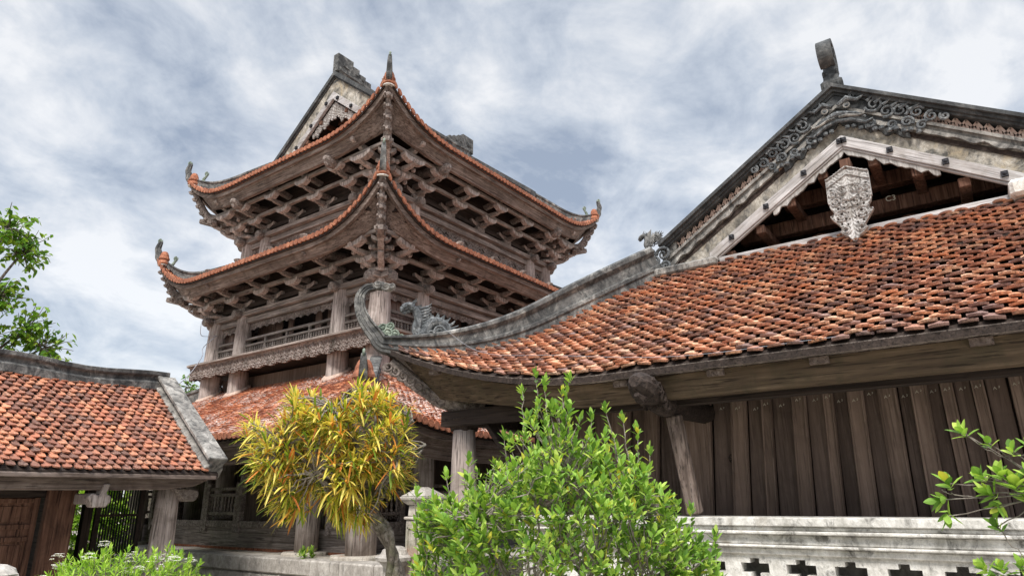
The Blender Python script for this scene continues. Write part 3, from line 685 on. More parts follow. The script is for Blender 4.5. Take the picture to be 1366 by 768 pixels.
# upper gables, ridge
gx0, gx1 = 8.30, 13.24; zr = 10.86
def gable_roof(parent, x0, x1, yc, zr_, half, slope, tilemat, x_eave=0.0):
    m = M()
    for sg in (-1, 1):
        m.prism([(x0 + .02, yc, zr_), (x0 + .02, yc + sg * half, zr_ - slope * half), (x0 + .02, yc + sg * half, zr_ - slope * half - .06), (x0 + .02, yc, zr_ - .06)], (x1 - x0 - .04, 0, 0))
    o = m.build('upper_deck', 'dark_n', parent)
    for sg in (-1, 1):
        m = M(); tile_field(m, lambda lat, d: V((lat, yc + sg * (half - d), zr_ - slope * (half - d))), lambda d: (x0 + .15, x1 - .15), half); m.build('roof_tiles', tilemat, o)
    return o
gable_roof(rt, gx0, gx1, TY, zr, 2.05, .84, 'tile_tower')
RK = .815
def rake(m, yc, ztop, slope, sg, y0, y1, o0, o1, x0, x1, wave=0.0, per=.3, n=None):
    """band following the gable: offsets o0 (top) and o1 (bottom) below the outline, between |y| y0..y1"""
    n = n or (max(1, int((y1 - y0) / .03)) if wave else 1)
    pts = []
    for i in range(n + 1):
        yy = lerp(y0, y1, i / n); pts.append((x0, yc + sg * yy, ztop - slope * yy - o0))
    for i in range(n, -1, -1):
        yy = lerp(y0, y1, i / n); wv = wave * (abs(sin(pi * yy / per)) + .35 * sin(pi * yy / per * 2.7)) if wave else 0
        pts.append((x0, yc + sg * yy, ztop - slope * yy - o1 - wv))
    if not wave: m.prism(pts, (x1 - x0, 0, 0))
    else:
        k = n + 1
        for i in range(n):
            m.prism([pts[i], pts[i + 1], pts[2 * k - 2 - i], pts[2 * k - 1 - i]], (x1 - x0, 0, 0))
for gx, s_ in ((gx0, 1), (gx1, -1)):
    for sg in (-1, 1):
        m = M(); rake(m, TY, 11.22, RK, sg, 0, 2.25, 0, .12, gx - s_ * .07, gx + s_ * .16); rake(m, TY, 11.22, RK, sg, 0, 2.25, .12, .17, gx - s_ * .03, gx + s_ * .14); m.build('verge', 'ridge_dark', rt)
        m = M(); rake(m, TY, 11.22, RK, sg, 0, 2.25, .17, .56, gx, gx + s_ * .12); m.build('verge_band', 'plaster', rt)
        m = M(); rake(m, TY, 11.22, RK, sg, 0, 2.1, .56, .76, gx - s_ * .05, gx + s_ * .02); bb = m.build('bargeboard', 'grey_y', rt, bevel=.008)
        for k in range(4): m = M(); yy = .2 + k * .5; m.bar((gx - s_ * .09, TY + sg * yy, 11.22 - RK * yy - .66), (gx - s_ * .04, TY + sg * yy, 11.22 - RK * yy - .66), .07, .07); m.build('bolt', 'iron', bb)
    # carved cloud panel under the apex
    m = M()
    def fc(u, v):
        a = u - .75; top = 1.0 - abs(a) * RK * 1.0
        if v > top - .02 or v < top - .42 + .05 * sin(u * 23) + abs(a) * .33 + .03 * sin(u * 51): return None
        if sin(u * 46 + 2 * sin(v * 30)) * sin(v * 52) > .80: return None
        return .02 * sin(u * 50 + 3 * sin(v * 33)) * cos(v * 61)
    nx = V((-s_, 0, 0)); m.relief((gx + s_ * .03, TY - .75, 9.44), V((0, 1.5, 0)), V((0, 0, 1.0)), nx, 75, 50, fc, .03); m.build('gable_carving', 'pale_carved', rt)
    m = M()
    for k in range(4): m.bar((gx + s_ * .5, TY - 1.7 + k * .45, 9.5 + .23 * k), (gx + s_ * .5, TY + 1.7 - k * .45, 9.5 + .23 * k), .14, .13)
    for k in range(4): m.bar((gx + s_ * .15, TY - 1.9 + k * 1.27, 9.36), (gx + s_ * 1.3, TY - 1.9 + k * 1.27, 9.45), .1, .1)
    for sg in (-1, 1):
        for k in range(4): m.bar((gx - s_ * .0, TY + sg * (.45 + k * .45), 11.22 - RK * (.45 + k * .45) - .83), (gx + s_ * 1.0, TY + sg * (.45 + k * .45), 11.22 - RK * (.45 + k * .45) - .83), .1, .1)
    m.build('gable_frame', 'shed_wood', rt, bevel=.008)
    m = M(); m.prism([(gx + s_ * .9, TY - 2.2, 9.2), (gx + s_ * .9, TY + 2.2, 9.2), (gx + s_ * .9, TY, 11.0)], (s_ * .05, 0, 0)); m.build('gable_board', 'shed_wood', rt)
m = M(); pr = [(-.10, -.05), (.10, -.05), (.10, .10), (.075, .12), (.075, .24), (.11, .27), (.11, .34), (-.11, .34), (-.11, .27), (-.075, .24), (-.075, .12), (-.10, .10)]
pth = [V((lerp(gx0, gx1, i / 20), TY, zr + .02 + .10 * (abs(i - 10) / 10) ** 2)) for i in range(21)]
m.sweep(pth, (0, 1, 0), pr); m.build('main_ridge', 'ridge', rt)
for gx, s_ in ((gx0, 1), (gx1, -1)):
    m = M(); z0 = zr + .42
    for (a, b, h) in ((-.05, .42, .42), (.42, .62, .30), (.62, .82, .20), (.82, 1.0, .12)):
        xa, xb = sorted((gx + s_ * a, gx + s_ * b)); m.box(xa, xb - .003, TY - .09, TY + .09, z0 - .06, z0 + h)
    orn = m.build('ridge_end_block', 'ridge', rt, bevel=.01)
    m = M()
    for sy in (-1, 1):
        for (a, h, r) in ((.18, .2, .13), (.52, .14, .06), (.72, .08, .045)):
            pts = [V((gx + s_ * a, TY + sy * .095, z0 + h))]; q = []
            for k in range(14): t_ = k / 3.5; rr = r * (1 - k / 16); q.append(pts[0] + V((rr * [1, 1, -1, -1][int(t_) % 4], 0, rr * [1, -1, -1, 1][int(t_) % 4])))
            m.tube(q, .014, 4); m.build('ridge_scroll', 'ridge_dark', orn); m = M()

# ================================================================ TEMPLE HALL (right)
HX, HY = 10.0, 0.78
hall = empty('temple_hall', (HX, HY, 0.3), 'large hall with a long terracotta tiled roof, carved plaster gable and dark plank wall', 'hall')
RH = Roof(HX, HY, 5.0, 4.44, 2.60, .70, 2.24, .60, 2.5, 2, .10)
m = M()
for f in (0, 3, 1, 2): roof_sheet(m, RH, f, 0.0, 0.05)
hroof = m.build('skirt_roof', 'dark_n', hall)
random.seed(21)
for f in (0, 3, 1, 2):
    m = M(); tile_field(m, lambda lat, d, f=f: RH.P(f, lat, d), lambda d, f=f: (-RH.half(f, d) + .09, RH.half(f, d) - .09), RH.D, w=.150, ex=.072, th=.017, jit=1.5, lenf=2.0, gf=.93, lip=.022)
    m.build('roof_tiles', 'tile_hall', hroof)
    m = M(); eave_band(m, RH, f, 0.008, -0.042, 0.0, 0.02, .10, 1.0); m.build('eave_lip', 'timber_n', hroof)
    m = M(); eave_band(m, RH, f, -0.05, -.235, 0.11, .16, .10, -.34, qin=.28); m.build('fascia', 'mossy_y' if f == 0 else 'fascia_x', hroof)
    m = M(); hw = RH.half(f, 0)
    n_r = int(hw * 2 / .26)
    for i in range(n_r):
        lat = lerp(-hw + .25, hw - .25, i / (n_r - 1)); lim = min(RH.D, hw - abs(lat))
        m.bar(RH.P(f, lat, .14) - V((0, 0, .09)), RH.P(f, lat, max(lim, .3)) - V((0, 0, .09)), .07, .08)
    m.build('rafters', 'dark_n', hroof)
    for i in range(9):
        m = M(); lat = lerp(-hw + .6, hw - .6, i / 8) + random.uniform(-.2, .2); q = RH.P(f, lat, 0); nn = NF[f]
        m.bar(q - nn * .075 + V((0, 0, -.075)), q - nn * .14 + V((0, 0, -.075)), .13, .05); m.build('beam_block', 'fascia_n', hroof)
HPROF = [(-0.13, -0.22), (0.13, -0.22), (0.13, -0.10), (0.15, -0.08), (0.15, -0.03), (0.12, -0.01), (0.12, 0.06), (0.14, 0.08), (0.14, 0.12), (0.11, 0.14), (0.11, 0.26), (0.13, 0.28), (0.155, 0.31), (0.155, 0.36), (0.12, 0.39),
         (-0.12, 0.39), (-0.155, 0.36), (-0.155, 0.31), (-0.13, 0.28), (-0.11, 0.26), (-0.11, 0.14), (-0.14, 0.12), (-0.14, 0.08), (-0.12, 0.06), (-0.12, -0.01), (-0.15, -0.03), (-0.15, -0.08), (-0.13, -0.10)]
def hall_dragon(name, parent, org, dg, k=1.0, mat='dragon_grey'):
    """coiled masonry dragon: raised neck with a spiky mane, arched scaly body, curled tail; dg = facing direction"""
    up = V((0, 0, 1)); s_ = dg.cross(up); P = lambda a, b, c=0: org + dg * (a * k) + up * (b * k) + s_ * (c * k)
    m = M()
    body = bez([P(-.26, .03), P(-.22, .16), P(-.12, .24), P(0, .22), P(.07, .10), P(.14, .06), P(.19, .14), P(.17, .26), P(.20, .38), P(.26, .43)], 5)
    n = len(body); rr = [lerp(.035, .075, min(1, i / 14)) * (1 if i < n * .6 else lerp(1, .62, (i - n * .6) / (n * .4))) * k for i in range(n)]
    m.tube(body, rr, 10)
    m.tube(bez([P(.24, .43), P(.32, .45), P(.38, .41), P(.42, .40)], 4), [.065 * k] * 4 + [.06 * k] * 4 + [.045 * k] * 4 + [.02 * k], 8)
    m.tube([P(.28, .40), P(.36, .36), P(.39, .35)], [.035 * k, .028 * k, .012 * k], 6)
    for sg in (-1, 1):
        m.ball(P(.30, .46, .05 * sg), .024 * k, 8); m.tube([P(.26, .48, .03 * sg), P(.20, .55, .05 * sg)], [.018 * k, .004 * k], 5)
        for q, (a, b, r0) in enumerate(((-.12, .10, .075), (.0, .06, .06), (.12, .02, .05), (-.24, .05, .05))):
            pts, r2 = spiral(P(a, b, .07 * sg), dg, up, r0 * k, 1.6, .018 * k, 20, sg if q % 2 else -sg); m.tube(pts, r2, 6)
    for i in range(2, n - 2, 2):                                   # dorsal spikes
        d = (body[i + 1] - body[i - 1]).normalized(); nr = s_.cross(d).normalized()
        if i < n * .5 and nr.z < 0: nr = -nr
        if i >= n * .5 and nr.dot(dg) > 0: nr = -nr
        m.prism([body[i] + nr * rr[i] * .6 - d * .03 * k - s_ * .006, body[i] + nr * (rr[i] + .065 * k) - d * .03 * k - s_ * .006, body[i] + nr * rr[i] * .6 + d * .035 * k - s_ * .006], s_ * .022 * k)
    for j in range(7):                                             # mane flames on the neck
        b = .16 + j * .042; m.tube([P(.15, b, 0), P(.05, b + .04, 0), P(-.0, b + .09, 0)], [.032 * k, .02 * k, .004 * k], 6)
    for j in range(9):                                             # fan shaped back fin
        a_ = pi * (.15 + .7 * j / 8); m.tube([P(-.10, .08), P(-.10 + .30 * cos(a_), .08 + .27 * sin(a_))], [.03 * k, .008 * k], 5)
    return m.build(name, mat, parent)
for sx, sy in ((-1, 1), (1, 1), (1, -1), (-1, -1)):
    m, base, dg, end = hip_ridge(RH, sx, sy, 2.24, [(.10, .12), (.20, .25), (.27, .40), (.28, .56), (.21, .67), (.11, .70)], HPROF, .95, 1.0, tip=.30, n=34)
    h = m.build('hip_ridge', 'ridge', hroof)
    if (sx, sy) == (-1, -1): continue
    up = V((0, 0, 1)); s_ = dg.cross(up); m = M()
    m.tube(bez([end + dg * .06, end, end - dg * .09, end - dg * .20 - up * .03], 4), [.035] * 4 + [.055] * 4 + [.05] * 4 + [.03], 8)
    for sg in (-1, 1):
        for (a, b, r) in ((-.03, .01, .05), (-.12, -.01, .045), (-.19, .0, .03)):
            pts, rr = spiral(end + dg * a + up * b + s_ * .04 * sg, dg, up, r, 1.4, .016, 14, sg); m.tube(pts, rr, 6)
    m.build('ridge_head', 'ridge_pale', h)
    m = M(); q = RH.hip(sx, sy, .03) + up * .16
    for (a, b, c, r) in ((0, 0, 0, .07), (-.08, -.01, 0, .065), (-.15, -.05, 0, .05), (.05, .06, 0, .055), (-.03, .08, 0, .05)):
        m.ball(q + dg * a + up * b, r, 8, (1, 1, .8))
        for sg in (-1, 1): pts, rr = spiral(q + dg * a + up * b + s_ * r * .8 * sg, dg, up, r * .95, 1.5, .014, 16, sg); m.tube(pts, rr, 6)
    m.build('cloud_ornament', 'verdigris', h)
    hall_dragon('ridge_dragon', h, RH.hip(sx, sy, .33) + up * .14, dg, .84)
    # corner beam and its carved hanging edge
    m = M(); tp_ = RH.hip(sx, sy, 0) - dg * .10 - up * .17; c0 = V((HX + sx * (RH.ax - .55), HY + sy * (RH.ay - .55), 2.50))
    m.tube(bez([c0 - dg * .2, lerp(c0, tp_, .5) - up * .05, tp_], 5), [.11] * 5 + [.075] * 5 + [.05], 8, flat=.7)
    m.build('corner_beam', 'timber_n', hall)
    m = M()
    for j in range(8):
        q = lerp(c0, tp_, .25 + j / 10) + dg * .06 - up * .03
        for sg in (-1, 1): pts, rr = spiral(q + s_ * .05 * sg, dg, up, .055, 1.3, .02, 12, sg); m.tube(pts, rr, 6)
        m.ball(q + dg * .02, .055, 6)
    m.build('carved_edge', 'carved', hall)
    # corner column
    m = M(); m.lathe((c0.x, c0.y, 0), [(.145, .55), (.15, 1.2), (.135, 1.9), (.12, 2.30)], 20); cc = m.build('column', 'column', hall, smooth=True)
    m = M(); m.lathe((c0.x, c0.y, 0), [(.15, 2.29), (.16, 2.335), (.20, 2.35), (.205, 2.385), (.24, 2.40), (.24, 2.43)], 4, sq=True); m.build('capital', 'dark_n', cc, bevel=.008)
    m = M(); m.bar((c0.x, c0.y - sy * .30, 2.40), (c0.x + sx * -.0, c0.y - sy * .92, 1.62), .05, .15, up=(1, 0, 0)); m.build('brace', 'dark_y', cc, bevel=.006)
# upper roof and gables
hx0, hx1 = 7.24, 12.76; hzr = 5.55
gable_roof(hroof, hx0, hx1, HY, hzr, 2.2, .63, 'tile_hall')
ZT, SL = 5.95, .636
GX = 7.24
for gx, s_ in ((hx0, 1), (hx1, -1)):
    X = lambda a: gx + s_ * a
    for sg in (-1, 1):
        m = M(); rake(m, HY, ZT, SL, sg, 0, 2.17, 0, .045, X(-.09), X(.26)); rake(m, HY, ZT, SL, sg, 0, 2.17, .048, .085, X(-.05), X(.22)); rake(m, HY, ZT, SL, sg, 0, 2.17, .088, .115, X(-.02), X(.2))
        m.build('verge_cap', 'ridge_dark', hroof)
        m = M(); rake(m, HY, ZT, SL, sg, 0, .62, .115, .25, X(.02), X(.2)); m.build('verge_end', 'ridge_pale', hroof); m = M(); rake(m, HY, ZT, SL, sg, 1.98, 2.17, .115, .25, X(.02), X(.2)); m.build('verge_end', 'ridge_pale', hroof)
        m = M(); y0 = .62; n = 17
        for i in range(n):
            ya = lerp(.62, 1.98, i / n); yb = lerp(.62, 1.98, (i + 1) / n); o_ = lambda yy, off: V((X(.06), HY + sg * yy, ZT - SL * yy - off))
            m.bar(o_(ya, .12), o_(yb, .25), .022, .016, up=(1, 0, 0)); m.bar(o_(ya, .25), o_(yb, .12), .022, .016, up=(1, 0, 0)); m.bar(o_(ya, .12), o_(ya, .25), .022, .012, up=(1, 0, 0))
        m.build('verge_lattice', 'pink_plaster', hroof)
        m = M(); rake(m, HY, ZT, SL, sg, .62, 1.98, .115, .25, X(.13), X(.16)); m.build('verge_back', 'dark_n', hroof)
        m = M(); rake(m, HY, ZT, SL, sg, 0, 2.17, .252, .29, X(-.03), X(.2)); rake(m, HY, ZT, SL, sg, 0, 2.17, .29, .345, X(.0), X(.2)); rake(m, HY, ZT, SL, sg, 0.35, 2.17, .345, .37, X(-.02), X(.19), wave=.028, per=.24)
        m.build('verge_moulding', 'ridge_pale', hroof)
        m = M(); rake(m, HY, ZT, SL, sg, 0, 2.25, .37, .66, X(.03), X(.18)); m.build('verge_band', 'plaster', hroof)
        m = M(); rake(m, HY, ZT, SL, sg, 0, 1.56, .645, .775, X(-.06), X(-.02)); rake(m, HY, ZT, SL, sg, 0, 1.55, .775, .80, X(-.045), X(-.0)); bb = m.build('bargeboard', 'grey_r' if sg > 0 else 'grey_s', hroof, bevel=.006)
        for yy in (.02, .42, .86, 1.28):
            m = M(); c_ = (X(-.075), HY + sg * yy, ZT - SL * yy - .705)
            m.box(min(X(-.085), X(-.06)), max(X(-.085), X(-.06)), c_[1] - .028, c_[1] + .028, c_[2] - .028, c_[2] + .028); m.ball(c_, .022, 8); m.build('bolt', 'iron', bb)
        m = M(); rake(m, HY, ZT, SL, sg, 0, .80, .80, .835, X(-.03), X(.0), wave=.03, per=.14); m.build('bargeboard_valance', 'pale_carved', bb)
    # pendant
    PW = .42; PH = .95
    OUT = [(0, .0), (.03, .03), (.07, .055), (.10, .10), (.14, .125), (.18, .105), (.21, .12), (.26, .15), (.31, .185), (.35, .20), (.37, .16), (.41, .165), (.45, .19), (.50, .195), (.52, .205), (.95, .205)]
    HOL = [(.075, .15, .022), (.045, .22, .012), (.10, .235, .016), (.06, .29, .017), (.13, .30, .014), (.03, .36, .012), (.09, .36, .02), (.06, .43, .014), (.12, .43, .016), (.15, .39, .010), (.035, .49, .013), (.10, .49, .014), (.16, .50, .012), (.16, .56, .010), (.07, .545, .011), (.025, .28, .008), (.165, .68, .009), (.12, .72, .008)]
    def fp(u, v):
        aa = abs(u - PW / 2); b = v; top = PH - .62 * aa; hw = 0
        for (z0, w0), (z1, w1) in zip(OUT[:-1], OUT[1:]):
            if z0 <= b <= z1: hw = lerp(w0, w1, (b - z0) / (z1 - z0)); break
        if aa > hw or b > top: return None
        for (cx_, cz_, r_) in HOL:
            if ((aa - cx_) * (1 + .5 * sin(cz_ * 90))) ** 2 + (b - cz_) ** 2 < r_ ** 2: return None
        if aa < .004: return -.004
        h = .0
        for (cx_, cz_, rr_, fr) in ((.075, .15, .055, 210), (.10, .33, .07, 190), (.05, .46, .06, 200), (.13, .52, .06, 200), (.07, .64, .055, 230), (.16, .62, .05, 210)):
            r_ = sqrt((aa - cx_) ** 2 + (b - cz_) ** 2)
            if r_ < rr_: h = max(h, .010 + .010 * cos(r_ * fr))
        h += .004 * sin(b * 120 + 6 * sin(aa * 30)); a2 = sqrt(aa * aa + (b - .62) ** 2)
        if .10 < a2 < .125 and b < .66: h += .014
        if .075 < a2 < .09 and b > .62: h += .012
        return h + (.016 if top - b < .02 or .10 < top - b < .115 else 0) + (.012 if hw - aa < .010 else 0)
    m = M(); m.relief((X(-.33), HY - PW / 2 + .005, 3.985), V((0, PW, 0)), V((s_ * .22, 0, PH - .02)), V((-s_, 0, .2)), 84, 190, fp, .03); m.build('carved_pendant', 'pale_carved', hroof)
    m = M(); m.bar((X(-.12), HY, 4.93), (X(.6), HY, 4.93), .10, .12); m.build('ridge_pole', 'shed_wood', hroof)
    # carved monster mask over the apex
    m = M()
    for sg in (-1, 1): rake(m, HY, ZT, SL, sg, 0, .62, .12, .44, X(-.004), X(.15), wave=.05, per=.17)
    m.build('mask_ground', 'ridge_dark', hroof)
    m = M(); yy = V((0, 1, 0)); up = V((0, 0, 1)); F = lambda a, b, o=0: V((X(-.02 - o), HY + a, b))
    for sg in (-1, 1):
        m.ball(F(.11 * sg, 5.63, .03), .038, 10); m.tube([F(.03 * sg, 5.66, .05), F(.12 * sg, 5.71, .06), F(.21 * sg, 5.66, .05), F(.28 * sg, 5.70, .03)], [.025, .03, .022, .01], 7)
        m.tube([F(.0, 5.55, .06), F(.06 * sg, 5.54, .06), F(.18 * sg, 5.50, .05), F(.27 * sg, 5.44, .03)], [.035, .03, .025, .012], 7)
        m.tube([F(.0, 5.47, .05), F(.12 * sg, 5.45, .05), F(.26 * sg, 5.37, .04), F(.33 * sg, 5.40, .03)], [.022, .022, .018, .01], 7)
        for (a, b, r, tr) in ((.36, 5.56, .085, 1.6), (.46, 5.44, .07, 1.5), (.30, 5.36, .05, 1.4), (.58, 5.40, .075, 1.6), (.72, 5.33, .06, 1.5), (.83, 5.24, .055, 1.5), (.62, 5.25, .055, 1.6), (.48, 5.27, .045, 1.4), (.20, 5.74, .05, 1.3), (.94, 5.20, .04, 1.4), (.74, 5.17, .045, 1.4), (.40, 5.65, .04, 1.3)):
            pts, rr = spiral(F(a * sg, b, .015), yy * sg, up, r, tr, .017, 22, 1, a * 9); m.tube(pts, rr, 6)
        for k in range(11):
            t_ = k / 10; m.ball(F(sg * (.08 + .62 * t_), 5.385 - .28 * t_ + .02 * (k % 2), .02), .03, 6)
        for k in range(6): m.tube([F(sg * (.30 + .07 * k), 5.62 - .05 * k, .02), F(sg * (.36 + .08 * k), 5.66 - .05 * k, .03)], [.022, .005], 5)
    rm_ = m.build('ridge_mask', 'dragon_grey', hroof); m = M()
    for sg in (-1, 1):
        c_ = F(.11 * sg, 5.63, .055); m.tube([c_ + yy * .03 * cos(k * pi / 5) + up * .03 * sin(k * pi / 5) for k in range(11)], .008, 5)
        m.tube([F(.02 * sg, 5.505, .07), F(.09 * sg, 5.50, .075), F(.19 * sg, 5.47, .06), F(.25 * sg, 5.47, .05), F(.27 * sg, 5.51, .05)], [.014, .016, .013, .011, .006], 6)
    m.build('mask_rims', 'ridge_pale', rm_)
    # horn ribbon above the apex
    m = M(); P = lambda a, b: V((gx + s_ * a, HY, b))
    path = bez([P(.14, 5.80), P(.05, 5.92), P(.02, 6.04), P(.10, 6.17), P(.17, 6.32), P(.12, 6.46), P(-.03, 6.50), P(-.15, 6.40), P(-.14, 6.26), P(-.04, 6.21), P(.03, 6.29)], 5)
    m.sweep(path, (0, 1, 0), [(-.07, -.022), (.07, -.022), (.07, .026), (-.07, .026)], [1.6] * 10 + [1.1] * (len(path) - 10))
    for sg in (-1, 1):
        for (a, b, r) in ((.02, 5.95, .06), (.06, 6.14, .05), (.0, 6.36, .07)): pts, rr = spiral(P(a, b) + V((0, .07 * sg, 0)), V((1, 0, 0)), up, r, 1.5, .014, 16); m.tube(pts, rr, 6)
    m.build('ridge_horn', 'ridge_dark', hroof)
    # framing inside the gable
    m = M()
    for k, z_ in enumerate((4.32, 4.62, 4.95)): m.bar((X(.55 + .04 * k), HY - 1.9 + k * .55, z_), (X(.55 + .04 * k), HY + 1.9 - k * .55, z_), .15, .17)
    for sg in (-1, 1):
        for a in (.45, .95, 1.45): m.lathe((X(.52), HY + sg * a, 4.12), [(.09, 0), (.1, .1), (.08, .2), (.11, .24), (.11, .30)], 10)
        for k in range(5):
            a = .25 + k * .36; z_ = ZT - SL * a - .86; m.bar((X(.0), HY + sg * a, z_), (X(1.0), HY + sg * a, z_), .10, .10)
    m.lathe((X(.52), HY + .1, 4.55), [(.09, 0), (.1, .1), (.08, .2), (.11, .24), (.11, .40)], 10)
    m.build('gable_frame', 'shed_wood', hroof, bevel=.008)
    m = M(); m.prism([(X(1.0), HY - 2.2, 4.1), (X(1.0), HY + 2.2, 4.1), (X(1.0), HY, 5.5)], (s_ * .05, 0, 0)); m.box(min(X(.05), X(1.0)), max(X(.05), X(1.0)), HY - 2.2, HY + 2.2, 4.04, 4.10); m.build('gable_board', 'dark_y', hroof)
    m = M(); m.box(min(X(-.04), X(.05)), max(X(-.04), X(.05)), HY - 1.75, HY + 1.6, 4.14, 4.235); m.build('flashing_board', 'grey_y', hroof, bevel=.01)
    m = M(); rake(m, HY, ZT, SL, 1, 1.45, 2.3, .80, 1.02, X(-.14), X(.2)); m.box(min(X(-.22), X(.1)), max(X(-.22), X(.1)), HY + 1.45, HY + 2.2, 4.10, 4.20); m.build('mortar_fillet', 'ridge_pale', hroof, bevel=.02)
    m = M(); m.box(min(X(-.3), X(.1)), max(X(-.3), X(.1)), HY - 2.3, HY - 1.27, 4.12, 4.28); m.build('mortar_block', 'whitewash', hroof, bevel=.03)
    if s_ == 1:
        hall_dragon('small_dragon', hroof, V((gx + .05, HY + 2.30, 4.60)), V((0, 1, -.35)).normalized(), .46, 'ridge')
        m = M()
        for (a, b, r) in ((2.12, 4.42, .09), (2.24, 4.34, .07), (2.10, 4.26, .06), (2.28, 4.46, .05), (2.2, 4.2, .05)):
            pts, rr = spiral(V((gx - .06, HY + a, b)), yy, up, r, 1.6, .022, 18); m.tube(pts, rr, 6)
        m.build('scroll_relief', 'dragon_grey', hroof)
m = M(); m.sweep([V((hx0 + .1, HY, hzr + .02)), V((hx1 - .1, HY, hzr + .02))], (0, 1, 0), [(-.10, 0), (.10, 0), (.10, .12), (.075, .14), (.075, .26), (.12, .29), (.12, .36), (-.12, .36), (-.12, .29), (-.075, .26), (-.075, .14), (-.10, .12)]); m.build('main_ridge', 'ridge_dark', hroof)
# plank walls
random.seed(31)
PB = [2.58, 2.26, 2.08, 1.925, 1.78, 1.685, 1.51, 1.38, 1.23, 1.145, 1.03, .895, .78, .63, .54, .41, .31, .217, .10]
y = .10
while y > -2.9: y -= random.choice((.09, .14, .10)); PB.append(y)
y = 2.58; pre = []
while y < 4.2: y += random.choice((.16, .22, .12)); pre.append(y)
PB = sorted(PB + pre, reverse=True)
m = M(); m2 = M(); PRO_ = m2; chalk = M(); i = 0; CHK = []
for a, b in zip(PB[:-1], PB[1:]):
    i += 1; w_ = a - b - .006; c_ = (a + b) / 2; proud = (i % 2 == 0)
    lean = -.075 * max(0, min(1, (c_ - .3) / 1.6)) + random.uniform(-.008, .008)
    m, m2 = (m2, m) if (proud != (m is PRO_)) else (m, m2)
    xo = 6.32 - (.055 if proud else 0) + random.uniform(-.006, .006); z0, z1 = 1.28, 3.25; g = lambda z: c_ + lean * (z - 1.45)
    m.prism([(xo, g(z0) - w_ / 2, z0), (xo, g(z0) + w_ / 2, z0), (xo, g(z1) + w_ / 2, z1), (xo, g(z1) - w_ / 2, z1)], (.05, 0, 0))
    if proud:
        for sg in (-1, 1): m.prism([(xo - .014, g(z0) + sg * w_ * .40 - .008, z0), (xo - .014, g(z0) + sg * w_ * .40 + .008, z0), (xo - .014, g(z1) + sg * w_ * .40 + .008, z1), (xo - .014, g(z1) + sg * w_ * .40 - .008, z1)], (.02, 0, 0))
    if c_ < 2.2:
        zc = random.uniform(2.36, 2.42); yc_ = g(zc); xs = xo - .003; k = .011
        for (p_, q_) in (((-k, -k), (0, k)), ((0, k), (k, -k)), ((-k * .5, -k * .2), (k * .5, -k * .2))):
            chalk.bar((xs, yc_ - p_[0] + .012, zc + p_[1]), (xs, yc_ - q_[0] + .012, zc + q_[1]), .003, .006, up=(1, 0, 0))
        zq = [(0, k), (k, k), (k, 0), (0, -k), (k, -k)]
        for (p_, q_) in zip(zq[:-1], zq[1:]): chalk.bar((xs, yc_ - p_[0] * .7 - .012, zc + .008 + p_[1] * .6), (xs, yc_ - q_[0] * .7 - .012, zc + .008 + q_[1] * .6), .003, .004, up=(1, 0, 0))
        CHK.append(chalk); chalk = M()
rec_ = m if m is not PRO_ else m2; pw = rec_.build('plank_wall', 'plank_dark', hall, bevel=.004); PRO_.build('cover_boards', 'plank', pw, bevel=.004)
for c_ in CHK: c_.build('chalk_mark', 'chalk', pw)
m = M()
for k in range(8):
    a = k * pi / 4; c_ = V((6.29, 2.03, 1.93)); d_ = V((0, cos(a), sin(a))); e_ = V((0, cos(a + .9), sin(a + .9))); m.tube([c_ + d_ * .015, c_ + d_ * .035 + e_ * .01, c_ + e_ * .045], [.006, .009, .003], 5)
m.build('carved_rosette', 'dark_n', pw)
m = M()
y = 4.2
m.box(6.36, 6.5, -3.0, 4.3, 1.2, 3.6)
m.box(6.36, 13.7, 4.16, 4.24, 0.5, 3.6); m.box(13.6, 13.7, -2.6, 4.3, .5, 3.6); m.box(6.36, 13.7, -2.7, -2.6, .5, 3.6)
m.build('wall_core', 'dark_z', hall)
m = M(); m.bar((6.22, -3, 3.1), (6.22, 4.3, 3.1), .2, .24); m.bar((6.1, -3, 2.94), (6.1, 4.3, 2.94), .12, .16); m.build('wall_plate', 'dark_y', hall)
m = M(); m.bar((5.45, -3.5, 2.42), (5.45, 4.86, 2.42), .13, .16); m.bar((5.5, 4.80, 2.46), (14.5, 4.80, 2.46), .13, .16); m.build('eave_purlin', 'dark_y', hall)
# strut and dragon headed beam ends
for yb in (2.26, -1.6):
    m = M(); m.tube([(6.3, yb, 2.36), (5.3, yb, 2.34), (5.12, yb, 2.36)], [.10, .10, .09], 12); dragon_head(m, (4.93, yb, 2.42), V((-1, 0, 0)), V((0, 1, 0)), 1.05); m.build('dragon_head_beam', 'dark_n', hall)
    m = M(); m.bar((5.42, yb - .04, 2.26), (5.55, yb - .10, 1.46), .12, .10, up=(1, 0, 0)); m.build('strut', 'fascia_z', hall, bevel=.012)
